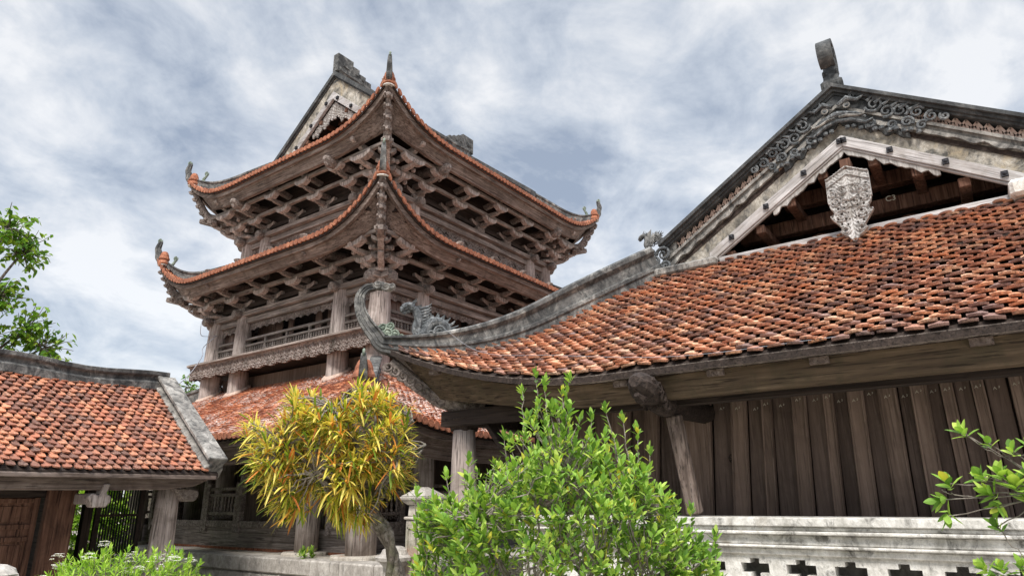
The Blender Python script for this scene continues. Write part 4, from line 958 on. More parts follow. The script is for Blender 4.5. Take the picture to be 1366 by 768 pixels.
# whitewashed parapet with cross shaped openings
m = M()
x0, x1 = 5.55, 5.83; ya, yb = -3.4, 3.9
def pb(xa, za, zb): m.box(xa, 5.84, ya, yb, za, zb)
pb(5.45, 1.375, 1.44); pb(5.475, 1.345, 1.375); pb(5.44, 1.318, 1.343); pb(5.49, 1.245, 1.316); pb(5.46, 1.222, 1.243); pb(5.50, 1.17, 1.22)
m.build('parapet_cornice', 'whitewash', hall, bevel=.007)
m = M(); per = .338; y0 = .695; cs = .034
zb_, zt_ = .84, 1.168
ks = range(-11, 10)
yprev = ya
for k in ks:
    c_ = y0 + k * per
    if c_ - .12 < ya or c_ + .12 > yb: continue
    zc = 1.070
    m.box(5.53, 5.66, yprev, c_ - .105, zb_, zt_)
    m.box(5.53, 5.66, c_ - .105, c_ - .035, zc + .035, zt_); m.box(5.53, 5.66, c_ + .035, c_ + .105, zc + .035, zt_); m.box(5.53, 5.66, c_ - .035, c_ + .035, zc + .07, zt_)
    m.box(5.53, 5.66, c_ - .105, c_ - .035, zb_, zc - .035); m.box(5.53, 5.66, c_ + .035, c_ + .105, zb_, zc - .035); m.box(5.53, 5.66, c_ - .035, c_ + .035, zb_, zc - .07)
    yprev = c_ + .105
m.box(5.53, 5.66, yprev, yb, zb_, zt_); m.box(5.50, 5.84, ya, yb, .3, .838)
m.build('parapet_panel', 'whitewash', hall)
m = M(); m.box(5.80, 5.84, ya, yb, .84, 1.168); m.box(5.85, 6.36, ya, yb, .3, 1.28); m.build('inner_plinth', 'stone', hall)

# ================================================================ LOW GALLERY (left) with tiled roof, doors and lattice gate
gal = empty('gallery_house', (2.0, 9.8, 0.3), 'low timber gallery on the left with orange-brown tiled roof, grey masonry ridge and panelled doors', 'gallery')
SX0, SX1, SY0, SY1, SZ0, SZ1 = -3.6, 4.86, 8.2, 9.90, 1.93, 3.20
sl_ = (SZ1 - SZ0) / (SY1 - SY0)
m = M()
for sg in (0, 1):
    ya_ = SY0 if sg == 0 else 2 * SY1 - SY0
    m.prism([(SX0, ya_, SZ0), (SX0, SY1, SZ1), (SX0, SY1, SZ1 - .06), (SX0, ya_, SZ0 - .06)], (SX1 - SX0, 0, 0))
groof = m.build('roof', 'dark_x', gal)
random.seed(41)
for sg in (0, 1):
    m = M(); wv = lambda lat: .012 * sin(lat * 1.3) + .008 * sin(lat * 3.1 + 1)
    tile_field(m, lambda lat, d, sg=sg: V((lat, SY0 + d if sg == 0 else 2 * SY1 - SY0 - d, SZ0 + sl_ * d + wv(lat))), lambda d: ((SX0 if sg else -3.5) + .1, SX1 - .12), SY1 - SY0, w=.150 if sg else .104, ex=.108 if sg else .088, th=.016, jit=1.2, lenf=1.8, gf=.95, lip=.016)
    m.build('roof_tiles', 'tile_shed', groof)
m = M(); n = 30; pth = [V((lerp(SX0, SX1 - .02, i / n), SY1, SZ1 - .02 + .03 * sin(i * .9))) for i in range(n + 1)]
m.sweep(pth, (0, 1, 0), [(-.13, -.06), (.13, -.06), (.13, .05), (.10, .07), (.10, .12), (.14, .15), (.14, .21), (-.14, .21), (-.14, .15), (-.10, .12), (-.10, .07), (-.13, .05)]); m.build('ridge', 'ridge', groof, bevel=.008)
for sg in (-1, 1):
    m = M(); a = V((SX1 - .06, SY1, SZ1)); b = V((SX1 - .06, SY1 + sg * 1.66, SZ1 - sl_ * 1.66))
    m.sweep([a, lerp(a, b, .5), b], (1, 0, 0), [(-.13, -.10), (.13, -.10), (.13, .04), (.11, .06), (.11, .12), (.13, .14), (.13, .20), (-.13, .20), (-.13, .15), (-.05, .13), (-.05, .08), (-.13, .06)]); m.build('verge_ridge', 'ridge_pale', groof, bevel=.01)
m = M(); m.prism([(SX1 - .12, SY0 + .2, SZ0), (SX1 - .12, 2 * SY1 - SY0 - .2, SZ0), (SX1 - .12, SY1, SZ1 - .05)], (.06, 0, 0)); m.build('gable_wall', 'dark_y', gal)
m = M(); m.bar((SX0, SY0 + .02, SZ0 - .045), (SX1 - .02, SY0 + .02, SZ0 - .045), .05, .05); m.build('eave_lip', 'fascia_x', groof, bevel=.006)
m = M(); m.prism([(SX0, SY0 + .16, SZ0 - .20), (3.7, SY0 + .16, SZ0 - .20), (4.3, SY0 + .16, SZ0 - .19), (4.65, SY0 + .16, SZ0 - .15), (SX1 - .03, SY0 + .16, SZ0 - .07), (SX1 - .03, SY0 + .16, SZ0 + .03), (SX0, SY0 + .16, SZ0 + .03)], (0, .12, 0)); m.build('eave_beam', 'fascia_x', gal, bevel=.012)
for x_p in (4.52, .9, -2.6):
    m = M(); m.lathe((x_p, 8.72, 0), [(.155, .3), (.15, .9), (.135, 1.5), (.125, 1.86)], 20); c = m.build('column', 'column', gal, smooth=True)
    if x_p > 4:
        m = M(); m.prism([(x_p + .10, 8.5, 1.60), (x_p + .24, 8.5, 1.60), (x_p + .29, 8.5, 1.66), (x_p + .28, 8.5, 1.73), (x_p + .16, 8.5, 1.76), (x_p - .05, 8.5, 1.76)], (0, .14, 0)); m.build('corbel', 'timber_n', c, bevel=.015)
m = M(); xc = 3.52; m.prism([(xc - .04, 8.32, 1.545), (xc + .10, 8.32, 1.545), (xc + .145, 8.32, 1.60), (xc + .14, 8.32, 1.67), (xc + .085, 8.32, 1.69), (xc + .12, 8.32, 1.80), (xc + .05, 8.32, 1.80), (xc + .02, 8.32, 1.67), (xc - .06, 8.32, 1.70), (xc - .10, 8.32, 1.66)], (0, .15, 0)); m.bar((xc, 8.46, 1.64), (xc, 8.79, 1.64), .12, .12, up=(0, 0, 1)); m.build('corbel', 'column', gal, bevel=.012)
m = M(); m.box(3.20, 3.50, 8.78, 8.88, .3, 1.86); m.build('wall_slab', 'shed_wood', gal, bevel=.01)
m = M(); m.box(3.42, 3.50, 8.89, 10.9, .3, 1.95); m.build('side_wall', 'dark_y', gal)
m = M(); m.box(SX0, 3.50, 8.86, 8.96, 1.66, 1.76); m.box(SX0, 4.8, 8.80, 8.92, 1.80, 1.92); m.build('door_head', 'dark_x', gal)
xd = 3.16
for k in range(11):
    xa, xb = xd - .56, xd - .012; m = M(); y0_ = 8.84
    m.box(xa, xb, y0_ + .03, y0_ + .05, .32, 1.66)
    for a_, b_ in ((xa, xa + .055), (xb - .055, xb)): m.box(a_, b_, y0_ + .0, y0_ + .06, .32, 1.66)
    for z_ in (.34, .58, .72, 1.20, 1.33, 1.60): m.box(xa + .056, xb - .056, y0_ + .004, y0_ + .056, z_, z_ + .05)
    for z_a, z_b in ((.41, .56), (.80, 1.17), (1.41, 1.57)): m.box(xa + .10, xb - .10, y0_ + .018, y0_ + .04, z_a, z_b)
    m.build('door_leaf', 'shed_wood', gal, bevel=.005); xd -= .575
m = M(); yg = 9.62
for k in range(15): x_ = lerp(4.13, 4.60, k / 14); m.bar((x_, yg, .98), (x_, yg, 1.93), .014, .014, up=(0, 1, 0))
for k in range(15): x_ = lerp(4.13, 4.60, k / 14); m.bar((x_ + .012, yg, .98), (x_ + .0, yg, 1.42), .008, .014, up=(0, 1, 0))
m.build('lattice_bars', 'iron', gal)
m = M()
for x_ in (4.10, 4.635): m.box(x_ - .028, x_ + .028, yg - .02, yg + .03, .92, 2.3)
for z_ in (.96, 1.42): m.box(4.1, 4.63, yg - .012, yg + .022, z_, z_ + .03)
m.box(3.92, 4.02, yg - .05, yg + .05, .3, 2.3); m.build('lattice_frame', 'dark_z', gal)
m = M(); m.box(3.5, 5.2, 9.2, 10.2, .3, .86); m.build('stone_step', 'stone', kind='structure', bevel=.02)

# ================================================================ stone gate pier, low pedestal, rock
def sqprof(m, cx, cy, prof):
    for (r, z0, z1, r2) in prof:
        a = [(cx - r, cy - r, z0), (cx + r, cy - r, z0), (cx + r, cy + r, z0), (cx - r, cy + r, z0), (cx - r2, cy - r2, z1), (cx + r2, cy - r2, z1), (cx + r2, cy + r2, z1), (cx - r2, cy + r2, z1)]
        m.add(a, [(3, 2, 1, 0), (4, 5, 6, 7), (0, 1, 5, 4), (1, 2, 6, 5), (2, 3, 7, 6), (3, 0, 4, 7)])
pier = empty('stone_pier', (5.22, 4.93, .3), 'square weathered stone pier with moulded cap and red stains beside the corner column', 'pier')
m = M(); sqprof(m, 5.22, 4.93, [(.15, .3, .62, .15), (.17, .622, .70, .15), (.125, .702, 1.40, .122), (.14, 1.402, 1.43, .14), (.11, 1.432, 1.54, .105)]); sh = m.build('shaft', 'pier_stone', pier, bevel=.01, seg=2)
m = M(); sqprof(m, 5.22, 4.93, [(.115, 1.542, 1.585, .165), (.175, 1.587, 1.625, .18), (.172, 1.627, 1.70, .07), (.065, 1.70, 1.715, .04)]); m.build('cap', 'stone', pier, bevel=.012, seg=2)
m = M()
for n_ in (V((-1, 0, 0)), V((0, 1, 0)), V((0, -1, 0)), V((1, 0, 0))):
    t_ = V((n_.y, n_.x, 0)); c_ = V((5.22, 4.93, 0)) + n_ * .126
    for a, b, w_, h_ in ((0, .78, .18, .025), (0, 1.33, .18, .025), (-.085, 1.055, .022, .55), (.085, 1.055, .022, .55)): m.bar(c_ + t_ * (a - w_ / 2) + V((0, 0, b)), c_ + t_ * (a + w_ / 2) + V((0, 0, b)), .02, h_)
m.build('panel_moulding', 'pier_stone', sh)
ped = empty('stone_pedestal', (5.1, 5.14, .3), 'low round-capped stone pedestal beside the croton trunk', 'pedestal')
m = M(); m.lathe((5.06, 5.14, 0), [(.15, .3), (.15, .75), (.12, .80), (.12, .96), (.155, 1.0)], 16); m.build('shaft', 'stone', ped)
m = M(); m.lathe((5.06, 5.14, 0), [(.16, 1.002), (.20, 1.02), (.205, 1.05), (.15, 1.075), (.13, 1.12), (.06, 1.15)], 16); m.build('cap', 'stone', ped)
random.seed(8)
m = M()
def rock(m, c, r, sc):
    k0 = len(m.v); m.ball(c, r, 14, sc)
    for i in range(k0, len(m.v)):
        p = V(m.v[i]); d = p - V(c); f = 1 + .16 * sin(d.x * 21 + d.z * 13) + .10 * sin(d.y * 33 + d.z * 27) + random.uniform(-.03, .03); m.v[i] = tuple(V(c) + d * f)
rock(m, (1.80, 5.66, 1.13), .16, (1.1, 1, .42)); rock(m, (1.72, 5.70, 1.02), .2, (1.1, 1, .4)); rock(m, (1.7, 5.75, .65), .34, (1, 1, 1.1))
m.build('garden_rock', 'stone', label='stacked grey garden rock at the lower left edge beside the flowering bush', cat='rock')

# ================================================================ plants
def leaf(m, p, d, n, ln, wd, droop=.15, seg=2, fold=.25):
    """pointed leaf from p along d, face normal n"""
    d = d.normalized(); s_ = d.cross(n)
    if s_.length < 1e-3: s_ = d.cross(V((0, 1, 0)))
    s_.normalize(); n = s_.cross(d)
    prof = [(0.0, .06), (.3, .85), (.6, 1.0), (.86, .5)] if seg > 2 else [(0.0, .08), (.42, 1.0), (.78, .62)]
    k0 = len(m.v); vs = []
    for t_, w_ in prof:
        c = p + d * (ln * t_) - V((0, 0, 1)) * (droop * ln * t_ * t_)
        vs += [c - s_ * wd * w_ * .5 + n * fold * wd * w_ * .5, c, c + s_ * wd * w_ * .5 + n * fold * wd * w_ * .5]
    vs.append(p + d * ln - V((0, 0, 1)) * (droop * ln))
    fs = []
    for i in range(len(prof) - 1):
        a = 3 * i; fs += [(a, a + 1, a + 4, a + 3), (a + 1, a + 2, a + 5, a + 4)]
    a = 3 * (len(prof) - 1); fs += [(a, a + 1, a + 3), (a + 1, a + 2, a + 3)]
    m.add(vs, fs)
def rdir(zmin=-1, zmax=1):
    a = random.uniform(0, 2 * pi); z = random.uniform(zmin, zmax); r = sqrt(max(0, 1 - z * z)); return V((r * cos(a), r * sin(a), z))
def rosette(m, p, ax, n, ln, wd, spread=(.5, 1.1), back=.06, droop=.15, seg=2):
    ax = ax.normalized(); s1 = ax.cross(V((.3, .2, 1))).normalized(); s2 = ax.cross(s1); a0 = random.uniform(0, 6)
    for i in range(n):
        a = a0 + i * 2.4; sp = lerp(spread[0], spread[1], (i + .5) / n); side = s1 * cos(a) + s2 * sin(a)
        d = ax * cos(sp) + side * sin(sp); q = p - ax * back * i / n
        leaf(m, q, d, ax * sin(sp) - side * cos(sp) if False else (ax - d * ax.dot(d)) + V((0, 0, .05)), ln * random.uniform(.7, 1.15), wd * random.uniform(.8, 1.15), droop, seg)
def limb(m, a, b, r0, r1, sag=0.0, n=6, wob=.04):
    pts = []
    for i in range(n + 1):
        t_ = i / n; p = lerp(V(a), V(b), t_) + V((0, 0, -sag * sin(pi * t_))) + V((random.uniform(-1, 1), random.uniform(-1, 1), random.uniform(-1, 1))) * wob * sin(pi * t_); pts.append(p)
    m.tube(pts, [lerp(r0, r1, i / n) for i in range(n + 1)], 6); return pts
# --- green bush in front of the hall
random.seed(52)
bush = empty('green_bush', (3.45, 2.05, .28), 'tall bright green leafy bush in front of the hall parapet', 'bush')
cR = V((.588, -.8085, 0)); cF = V((.8105, .586, 0)); B0 = V((3.41, 2.10, .28))     # bush width runs square to the path
st_ = M(); fo = M(); tw = M()
hubs = []
for i in range(15):
    a = 2 * pi * i / 15 + random.uniform(-.2, .2); r = random.uniform(.15, .62); top = B0 + cR * cos(a) * r + cF * sin(a) * r * .6 + V((0, 0, random.uniform(.9, 1.35)))
    st_pts = limb(st_, B0 + V((random.uniform(-.06, .06), random.uniform(-.06, .06), 0)), top, .014, .006, 0, 6, .05); hubs.append((top, (top - B0).normalized()))
hubs.append((B0 + V((0, 0, 1.45)), V((0, 0, 1)))); hubs += [(B0 + cR * x_ + cF * y_ + V((0, 0, z_)), V((0, 0, 1))) for x_, y_, z_ in ((-.12, 0, 1.3), (.12, .05, 1.35), (.4, 0, 1.1), (-.45, -.1, .95), (.62, .05, .85), (-.7, 0, .8), (.8, 0, .62))]
BW = .80
def bush_h(x):      # outline of the crown: height above the ground for a sideways offset
    pts = [(-1.15, 1.16), (-1.0, 1.42), (-.80, 1.48), (-.62, 1.60), (-.45, 1.74), (-.30, 1.95), (-.16, 2.04), (.0, 2.0), (.10, 1.95), (.22, 1.80), (.38, 1.82), (.50, 1.72), (.62, 1.62), (.75, 1.40), (.88, 1.24), (1.0, 1.08), (1.12, .7)]
    if x <= pts[0][0] or x >= pts[-1][0]: return .6
    for (a, b), (c, d) in zip(pts[:-1], pts[1:]):
        if a <= x <= c: return lerp(b, d, (x - a) / (c - a))
cnt = 0
while cnt < 1050:
    x = random.uniform(-1.1, 1.1); H_ = bush_h(x) * .955; xs_ = x; x *= BW; y = random.uniform(-1, 1) * .55 * sqrt(max(.05, 1 - (xs_ / 1.15) ** 2)); z = H_ * sqrt(max(0.03, 1 - (y / .62) ** 2 * .6)) * random.uniform(.25, 1) ** .45
    z = z - abs(random.gauss(0, .05)); p = B0 + cR * x + cF * y + V((0, 0, z))
    if z < .45: continue
    if sin(x * 9 + z * 5) * sin(z * 11 + y * 8) > .45 and random.random() < .85: continue
    hb_ = min(hubs, key=lambda h_: (h_[0] - p).length); out_d = (p - (B0 + V((0, 0, .7)))).normalized(); ax = (out_d * .7 + V((0, 0, .75)) + rdir() * .35).normalized()
    limb(tw, lerp(hb_[0], p, .35) - V((0, 0, .05)), p, .0045, .0022, .0, 4, .03)
    g_ = random.uniform(.62, 1.2)
    rosette(fo, p, ax, random.randint(6, 9), .068 * g_, .027 * g_, (.25, 1.15), .07, .12)
    for k in range(random.randint(2, 5)):
        t_ = random.uniform(.5, .95); q = lerp(hb_[0], p, t_); leaf(fo, q, (ax + rdir() * .9).normalized(), V((0, 0, 1)), .062 * g_, .026 * g_)
    cnt += 1
for (x, z) in ((-.30, 2.05), (-.19, 2.17), (-.13, 2.09), (.02, 2.05), (.07, 2.12), (-.44, 1.76), (-.86, 1.52), (.24, 1.88), (.33, 1.92), (.56, 1.78), (.66, 1.66), (.93, 1.30), (-1.0, 1.30), (-.70, 1.6), (1.03, 1.16), (1.08, 1.06), (-1.06, 1.42), (.46, 1.86)):                    # long shoots above the crown
    x *= BW; z *= .955; y = random.uniform(-.15, .15); p = B0 + cR * x + cF * y + V((0, 0, z)); q = p - V((0, 0, .28)) + cR * random.uniform(-.06, .06); pts = limb(tw, q, p, .005, .002, 0, 5, .012)
    for k in range(9): leaf(fo, lerp(q, p, k / 9), (rdir(-.1, .5) + V((0, 0, .7))).normalized(), V((0, 0, 1)), .064, .026)
    rosette(fo, p, V((random.uniform(-.2, .2), random.uniform(-.2, .2), 1)), 7, .072, .027, (.15, .8), .04)
st_.build('stems', 'bark', bush, smooth=True); tw.build('twigs', 'twig', bush); fo.build('foliage', 'leaf_green', bush)
# --- croton tree
random.seed(61)
crot = empty('croton_tree', (3.76, 3.86, .28), 'small croton tree with long narrow yellow and orange leaves on a leaning mottled trunk', 'tree')
tr = M(); tw = M(); fo = M(); C0 = V((3.78, 3.85, .28)); cR2 = V((.73, -.683, 0)); cF2 = V((.683, .73, 0))
trunk = bez([C0, C0 + V((0, 0, .5)), C0 + cR2 * .0 + V((0, 0, .85)), C0 - cR2 * .08 + V((0, 0, 1.08)), C0 - cR2 * .17 + V((0, 0, 1.24)), C0 - cR2 * .20 + V((0, 0, 1.42))], 4)
tr.tube(trunk, [lerp(.052, .034, i / (len(trunk) - 1)) * (1 + .12 * sin(i * 2.3)) for i in range(len(trunk))], 9)
for w_ in (-1, 1): tr.tube([p + cR2 * (.045 * w_ * cos(i * .5)) + cF2 * (.045 * w_ * sin(i * .5)) for i, p in enumerate(trunk)], [lerp(.032, .02, i / (len(trunk) - 1)) for i in range(len(trunk))], 7)
fork = trunk[-1]; hubs = []
for i, (x, z, y) in enumerate(((-.95, 1.55, 0), (-.75, 1.85, .2), (-.5, 2.0, -.2), (-.2, 2.0, .15), (.1, 1.9, -.15), (.22, 1.75, .2), (-.6, 1.5, -.25), (-.3, 1.6, .3), (0, 1.6, -.3), (-.45, 1.75, .35), (-.85, 1.7, -.2))):
    t_ = C0 + cR2 * x + cF2 * y + V((0, 0, z)); st0 = trunk[-1 - (i % 5)]; limb(tr, st0, t_, .028, .012, .05 if abs(x) > .5 else 0, 7, .04); hubs.append(t_)
def crot_in(x, z):
    e1 = ((x + .60) / .53) ** 2 + ((z - 1.68) / .40) ** 2; e2 = ((x + .20) / .35) ** 2 + ((z - 1.88) / .27) ** 2; e3 = ((x + .12) / .22) ** 2 + ((z - 1.60) / .20) ** 2; e4 = ((x + .30) / .16) ** 2 + ((z - 1.30) / .12) ** 2
    return min(e1, e2, e3, e4) * (1 + .35 * sin(x * 13 + z * 7))
cnt = 0
while cnt < 470:
    x = random.uniform(-1.15, .4); z = random.uniform(1.0, 2.35); y = random.uniform(-1, 1) * .52; e_ = crot_in(x, z) + (y / .58) ** 2
    if e_ > 1.0 or (e_ < .35 and random.random() < .75): continue
    if sin(x * 9 + 1) * sin(z * 11 + y * 7) > .35 and random.random() < .9: continue
    p = C0 + cR2 * x + cF2 * y + V((0, 0, z)); hb_ = min(hubs, key=lambda h_: (h_ - p).length)
    limb(tw, lerp(hb_, p, random.uniform(0, .3)), p, .007, .004, -.02, 4, .02)
    c_ = C0 + cR2 * -.42 + V((0, 0, 1.55)); ax = ((p - c_).normalized() * .8 + V((0, 0, .45)) + rdir() * .45).normalized()
    s1 = ax.cross(V((.3, .2, 1))).normalized(); s2 = ax.cross(s1); n_ = random.randint(11, 19)
    for i in range(n_):
        a = i * 2.4 + cnt; sp = lerp(.15, 1.55, (i + .5) / n_); d = (ax * cos(sp) + (s1 * cos(a) + s2 * sin(a)) * sin(sp)).normalized(); ln = random.uniform(.08, .17); wd = random.uniform(.011, .019)
        q = p - ax * .10 * i / n_; sd_ = d.cross(V((0, 0, 1)))
        if sd_.length < .05: sd_ = V((1, 0, 0))
        sd_.normalize(); up = sd_.cross(d); vs = []; dr = random.uniform(.05, .55); tws = random.uniform(-.5, .5)
        for t_, w_ in ((0, .35), (.2, .9), (.45, 1), (.7, .85), (.9, .45), (1, .05)):
            c = q + d * ln * t_ - V((0, 0, 1)) * dr * ln * t_ * t_; s3 = (sd_ * cos(tws * t_) + up * sin(tws * t_)) * wd * w_ * .5; vs += [c - s3, c + s3]
        fo.add(vs, [(2 * k, 2 * k + 1, 2 * k + 3, 2 * k + 2) for k in range(5)])
    cnt += 1
tr.build('trunk', 'bark', crot, smooth=True); tw.build('twigs', 'twig', crot); fo.build('foliage', 'leaf_croton', crot)
# --- low flowering bush, lower left
random.seed(71)
fb = empty('flowering_bush', (2.65, 5.6, .28), 'low lime green bush dotted with white flower clusters, lower left', 'bush')
fo = M(); fl = M(); tw = M(); cR3 = V((.93, -.36, 0)); cF3 = V((.36, .93, 0)); F0 = V((2.66, 5.58, .28))
def fb_h(x): return .97 * (1 - abs(x / .78) ** 3.2) ** .5 if abs(x) < .78 else 0
cnt = 0
while cnt < 620:
    x = random.uniform(-.76, .76); y = random.uniform(-.5, .5); H_ = fb_h(x) * sqrt(max(0, 1 - (y / .55) ** 2 * .7)); z = H_ * random.uniform(.72, 1.02) + .015 * sin(x * 30) 
    if H_ < .1: continue
    p = F0 + cR3 * x + cF3 * y + V((0, 0, z)); ax = (V((0, 0, 1)) + (cR3 * x + cF3 * y) * .8 + rdir() * .35).normalized()
    limb(tw, F0 + cR3 * x * .5 + cF3 * y * .5 + V((0, 0, z * .4)), p, .004, .002, 0, 3, .02)
    rosette(fo, p, ax, 12, .062, .014, (.2, 1.35), .08, .1); cnt += 1
    if random.random() < .06 and z > .6 * .97:
        q0 = p + ax * .03 + V((0, 0, .02))
        for k in range(16):
            o = rdir(.1, 1) * .045
            for j in range(5): a = j * pi * .4 + k; leaf(fl, q0 + o, (V((cos(a), sin(a), .1))).normalized(), V((0, 0, 1)), .017, .014)
tw.build('stems', 'twig', fb); fo.build('foliage', 'leaf_lime', fb); fl.build('flowers', 'petal', fb)
# --- overhanging shrub sprays at the right edge
random.seed(81)
sp = empty('leafy_shrub', (2.05, -.35, .28), 'sparse shrub with thin stems and glossy green leaf clusters at the right edge', 'shrub')
fo = M(); tw = M(); root = V((2.05, -.38, .28)); h1 = root + V((.02, .18, .95)); h2 = V((2.08, -.10, 1.60))
pts = bez([root, root + V((0, .03, .5)), h1, h2 - V((0, 0, .2)), h2], 4); tw.tube(pts, [lerp(.010, .0025, i / (len(pts) - 1)) for i in range(len(pts))], 7)
def spray(a, b, sag=.0): limb(tw, a, b, .0016, .0010, sag, 6, .006)
clus = [((2.10, .075, 1.752), 9, 1.0, V((0, .4, 1))), ((2.10, .025, 1.722), 6, .8, V((0, .3, 1))), ((2.08, -.02, 1.70), 6, .9, V((0, 0, 1))), ((2.06, -.055, 1.71), 5, .8, V((0, 0, 1))), ((2.09, .128, 1.625), 9, 1.05, V((0, .3, 1))), ((2.09, .15, 1.585), 8, 1.0, V((0, 1, -.2))), ((2.08, .145, 1.545), 6, .95, V((0, .2, -1))), ((2.10, .055, 1.64), 10, 1.0, V((0, .5, .8))), ((2.08, .045, 1.60), 11, 1.1, V((0, .8, .6))), ((2.09, .035, 1.57), 8, .95, V((0, .3, -.6))), ((2.06, .015, 1.645), 10, 1.1, V((0, 0, 1))), ((2.05, -.01, 1.62), 12, 1.25, V((0, 0, 1))), ((2.07, -.03, 1.585), 12, 1.1, V((0, 0, .6))), ((2.04, -.045, 1.645), 10, 1.1, V((0, -.3, .7))), ((2.10, .045, 1.52), 8, .8, V((0, .6, .9))), ((2.09, .09, 1.425), 11, .85, V((0, .6, .9))), ((2.09, .055, 1.425), 11, .85, V((0, .2, 1))), ((2.08, .015, 1.435), 9, .8, V((0, 0, 1))), ((2.08, -.03, 1.50), 8, .85, V((0, 0, 1))), ((2.08, .075, 1.385), 12, .9, V((0, 0, 1))), ((2.07, .0, 1.39), 12, .9, V((0, 0, 1))), ((2.06, -.05, 1.42), 12, .9, V((0, 0, 1)))]
for c, n_, k, ax in clus:
    c = V(c); rosette(fo, c, ax + V((-.25, 0, 0)), n_, .043 * k, .0195 * k, (.2, 1.35), .018, .1, 3)
spray(V((2.10, .068, 1.745)), V((2.09, .0, 1.685)), .006); spray(V((2.09, .0, 1.685)), V((2.07, -.08, 1.70)), 0); spray(h2, V((2.09, .0, 1.685)))
spray(V((2.09, .145, 1.61)), V((2.09, .12, 1.597))); spray(V((2.09, .12, 1.597)), V((2.08, .03, 1.590))); spray(V((2.08, .03, 1.59)), h2); spray(V((2.10, .045, 1.52)), V((2.08, -.0, 1.44)), 0); spray(V((2.08, 0, 1.44)), h1); spray(V((2.09, .08, 1.42)), h1)
spray(V((2.10, .055, 1.63)), h2); spray(V((2.05, -.01, 1.6)), h2)
for c, n_, k, ax in clus: spray(V(c), h2 if c[2] > 1.5 else h1 + V((0, .05, .1)))
tw.build('stems', 'twig', sp); fo.build('foliage', 'leaf_green', sp)
# --- trees behind the gallery and the tower
def tree(name, base, hubs_, n, ln, wd, mat, label, seed, rad=.6, drop=.35):
    random.seed(seed); root = empty(name, base, label, 'tree', None); tr = M(); fo = M(); tw = M(); b = V(base)
    zf = b + V((0, 0, (min(h[2] for h in hubs_) - b.z) * .5)); limb(tr, b, zf, .16, .12, 0, 6, .05)
    for h in hubs_:
        h = V(h); limb(tr, zf, h, .07, .015, 0, 8, .08)
        for k in range(n):
            p = h + rdir() * rad * random.uniform(.2, 1) ** .6; limb(tw, lerp(h, p, .1), p, .01, .004, 0, 3, .03)
            for j in range(7): q = lerp(h, p, random.uniform(.4, 1)) + rdir() * .05; leaf(fo, q, (rdir(-.6, .3) + V((0, 0, -drop))).normalized(), rdir(.2, 1), ln * random.uniform(.7, 1.2), wd * random.uniform(.8, 1.2), .2)
    tr.build('trunk', 'bark', root, smooth=True); tw.build('twigs', 'bark', root); fo.build('foliage', mat, root); return root
tree('broadleaf_tree', (2.2, 12.9, .28), [(2.9, 12.7, 5.5), (3.25, 12.6, 5.95), (3.5, 12.55, 5.6), (2.8, 12.8, 4.8), (3.3, 12.5, 4.75), (3.75, 12.5, 4.3), (3.3, 12.6, 4.1), (2.7, 12.8, 4.1), (4.0, 12.4, 4.02), (2.2, 13, 5.2), (1.8, 13, 4.5), (2.0, 12.9, 5.9)], 36, .105, .06, 'leaf_tree', 'broadleaf tree with drooping green leaves rising behind the gallery ridge', 91, .48)
tree('slender_tree', (9.6, 19.6, .28), [(9.5, 19.6, 4.6), (10.2, 19.5, 4.9), (10.9, 19.3, 4.4), (10.4, 19.4, 4.0), (11.4, 19.2, 4.9), (10.0, 19.5, 4.2), (12.0, 19.2, 4.5)], 16, .14, .06, 'leaf_tree', 'distant tree showing between the gallery roof and the tower apron', 92, .6, 0)
random.seed(95)
hg = empty('hedge_shrub', (4.4, 12.4, .28), 'bright green hedge seen through the lattice gate', 'hedge'); fo = M(); tw = M()
for k in range(1500):
    p = V((random.uniform(2.6, 5.7), random.uniform(12.0, 13.0), random.uniform(.3, 2.6))); limb(tw, (p.x, 12.5, .3), p, .006, .003, 0, 3, .03) if k % 9 == 0 else None
    rosette(fo, p, V((0, -.6, 1)) + rdir() * .5, 8, .13, .05, (.3, 1.3))
tw.build('stems', 'twig', hg); fo.build('foliage', 'leaf_lime', hg)
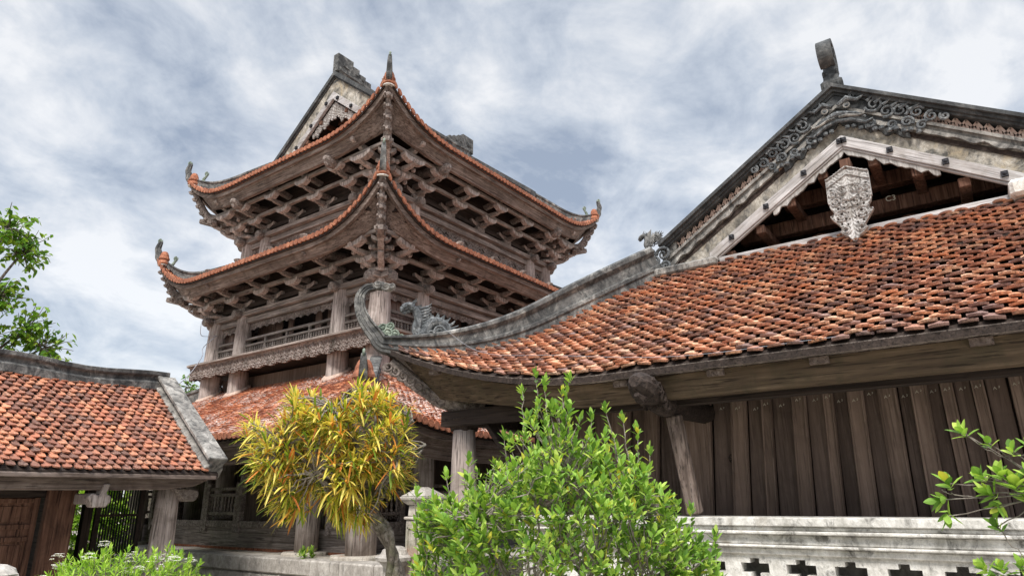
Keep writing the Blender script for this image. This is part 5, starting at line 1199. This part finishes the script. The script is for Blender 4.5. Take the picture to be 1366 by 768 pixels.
fe = M(); random.seed(97)
for k in range(16): rosette(fe, V((6.16 + random.uniform(-.08, .08), 8.0 + random.uniform(-.1, .1), .86 + random.uniform(0, .12))), V((random.uniform(-.6, .2), random.uniform(-.5, .5), 1)), 9, .08, .022, (.2, 1.2))
fe.build('wall_fern', 'leaf_green', label='tiny green fern sprouting on the terrace between the tower columns', cat='fern')
# --- wires
m = M(); pts = bez([(7.45, 13.3, 5.0), (6.6, 12.2, 4.45), (6.0, 11.1, 4.02), (5.68, 10.9, 3.60), (5.2, 10.6, 3.25), (4.6, 10.2, 3.10)], 8); m.tube(pts, .008, 5)
m.build('slack_cable', 'wire', label='thin slack cable hanging from the tower eaves down to the gallery roof', cat='cable')
m = M(); pts = bez([(7.45, 13.25, 5.0), (6.7, 12.3, 4.7), (6.35, 11.9, 4.62), (6.35, 11.9, 4.9), (6.9, 12.7, 5.1)], 6); m.tube(pts, .005, 5)
m.build('loose_wire', 'wire', label='short loose wire loop beside the tower corner column', cat='wire')
m = M(); pts = bez([(5.35, 4.9, 3.48), (5.25, 4.2, 3.05), (5.1, 3.2, 2.86), (5.02, 2.0, 2.68), (5.0, .8, 2.66)], 6); m.tube(pts, .0022, 5)
m.build('roof_wire', 'wire', label='thin wire lying across the tiles of the hall roof', cat='wire')

# chalked mark on the gable beam
cu = bpy.data.curves.new('mark', 'FONT'); cu.body = 'C3'; cu.size = .085; cu.extrude = .001; cu.align_x = 'CENTER'
co = bpy.data.objects.new('mark', cu); COL.objects.link(co); co.rotation_euler = (pi / 2, 0, -pi / 2); co.location = (7.71, .47, 4.64)
bpy.context.view_layer.update(); dg_ = bpy.context.evaluated_depsgraph_get(); me = bpy.data.meshes.new_from_object(co.evaluated_get(dg_)); mw = co.matrix_world.copy()
mk = M(); mk.v = [tuple(mw @ v.co) for v in me.vertices]; mk.f = [tuple(p.vertices) for p in me.polygons]
bpy.data.objects.remove(co); bpy.data.meshes.remove(me); mk.build('chalk_mark', 'chalk', hroof)
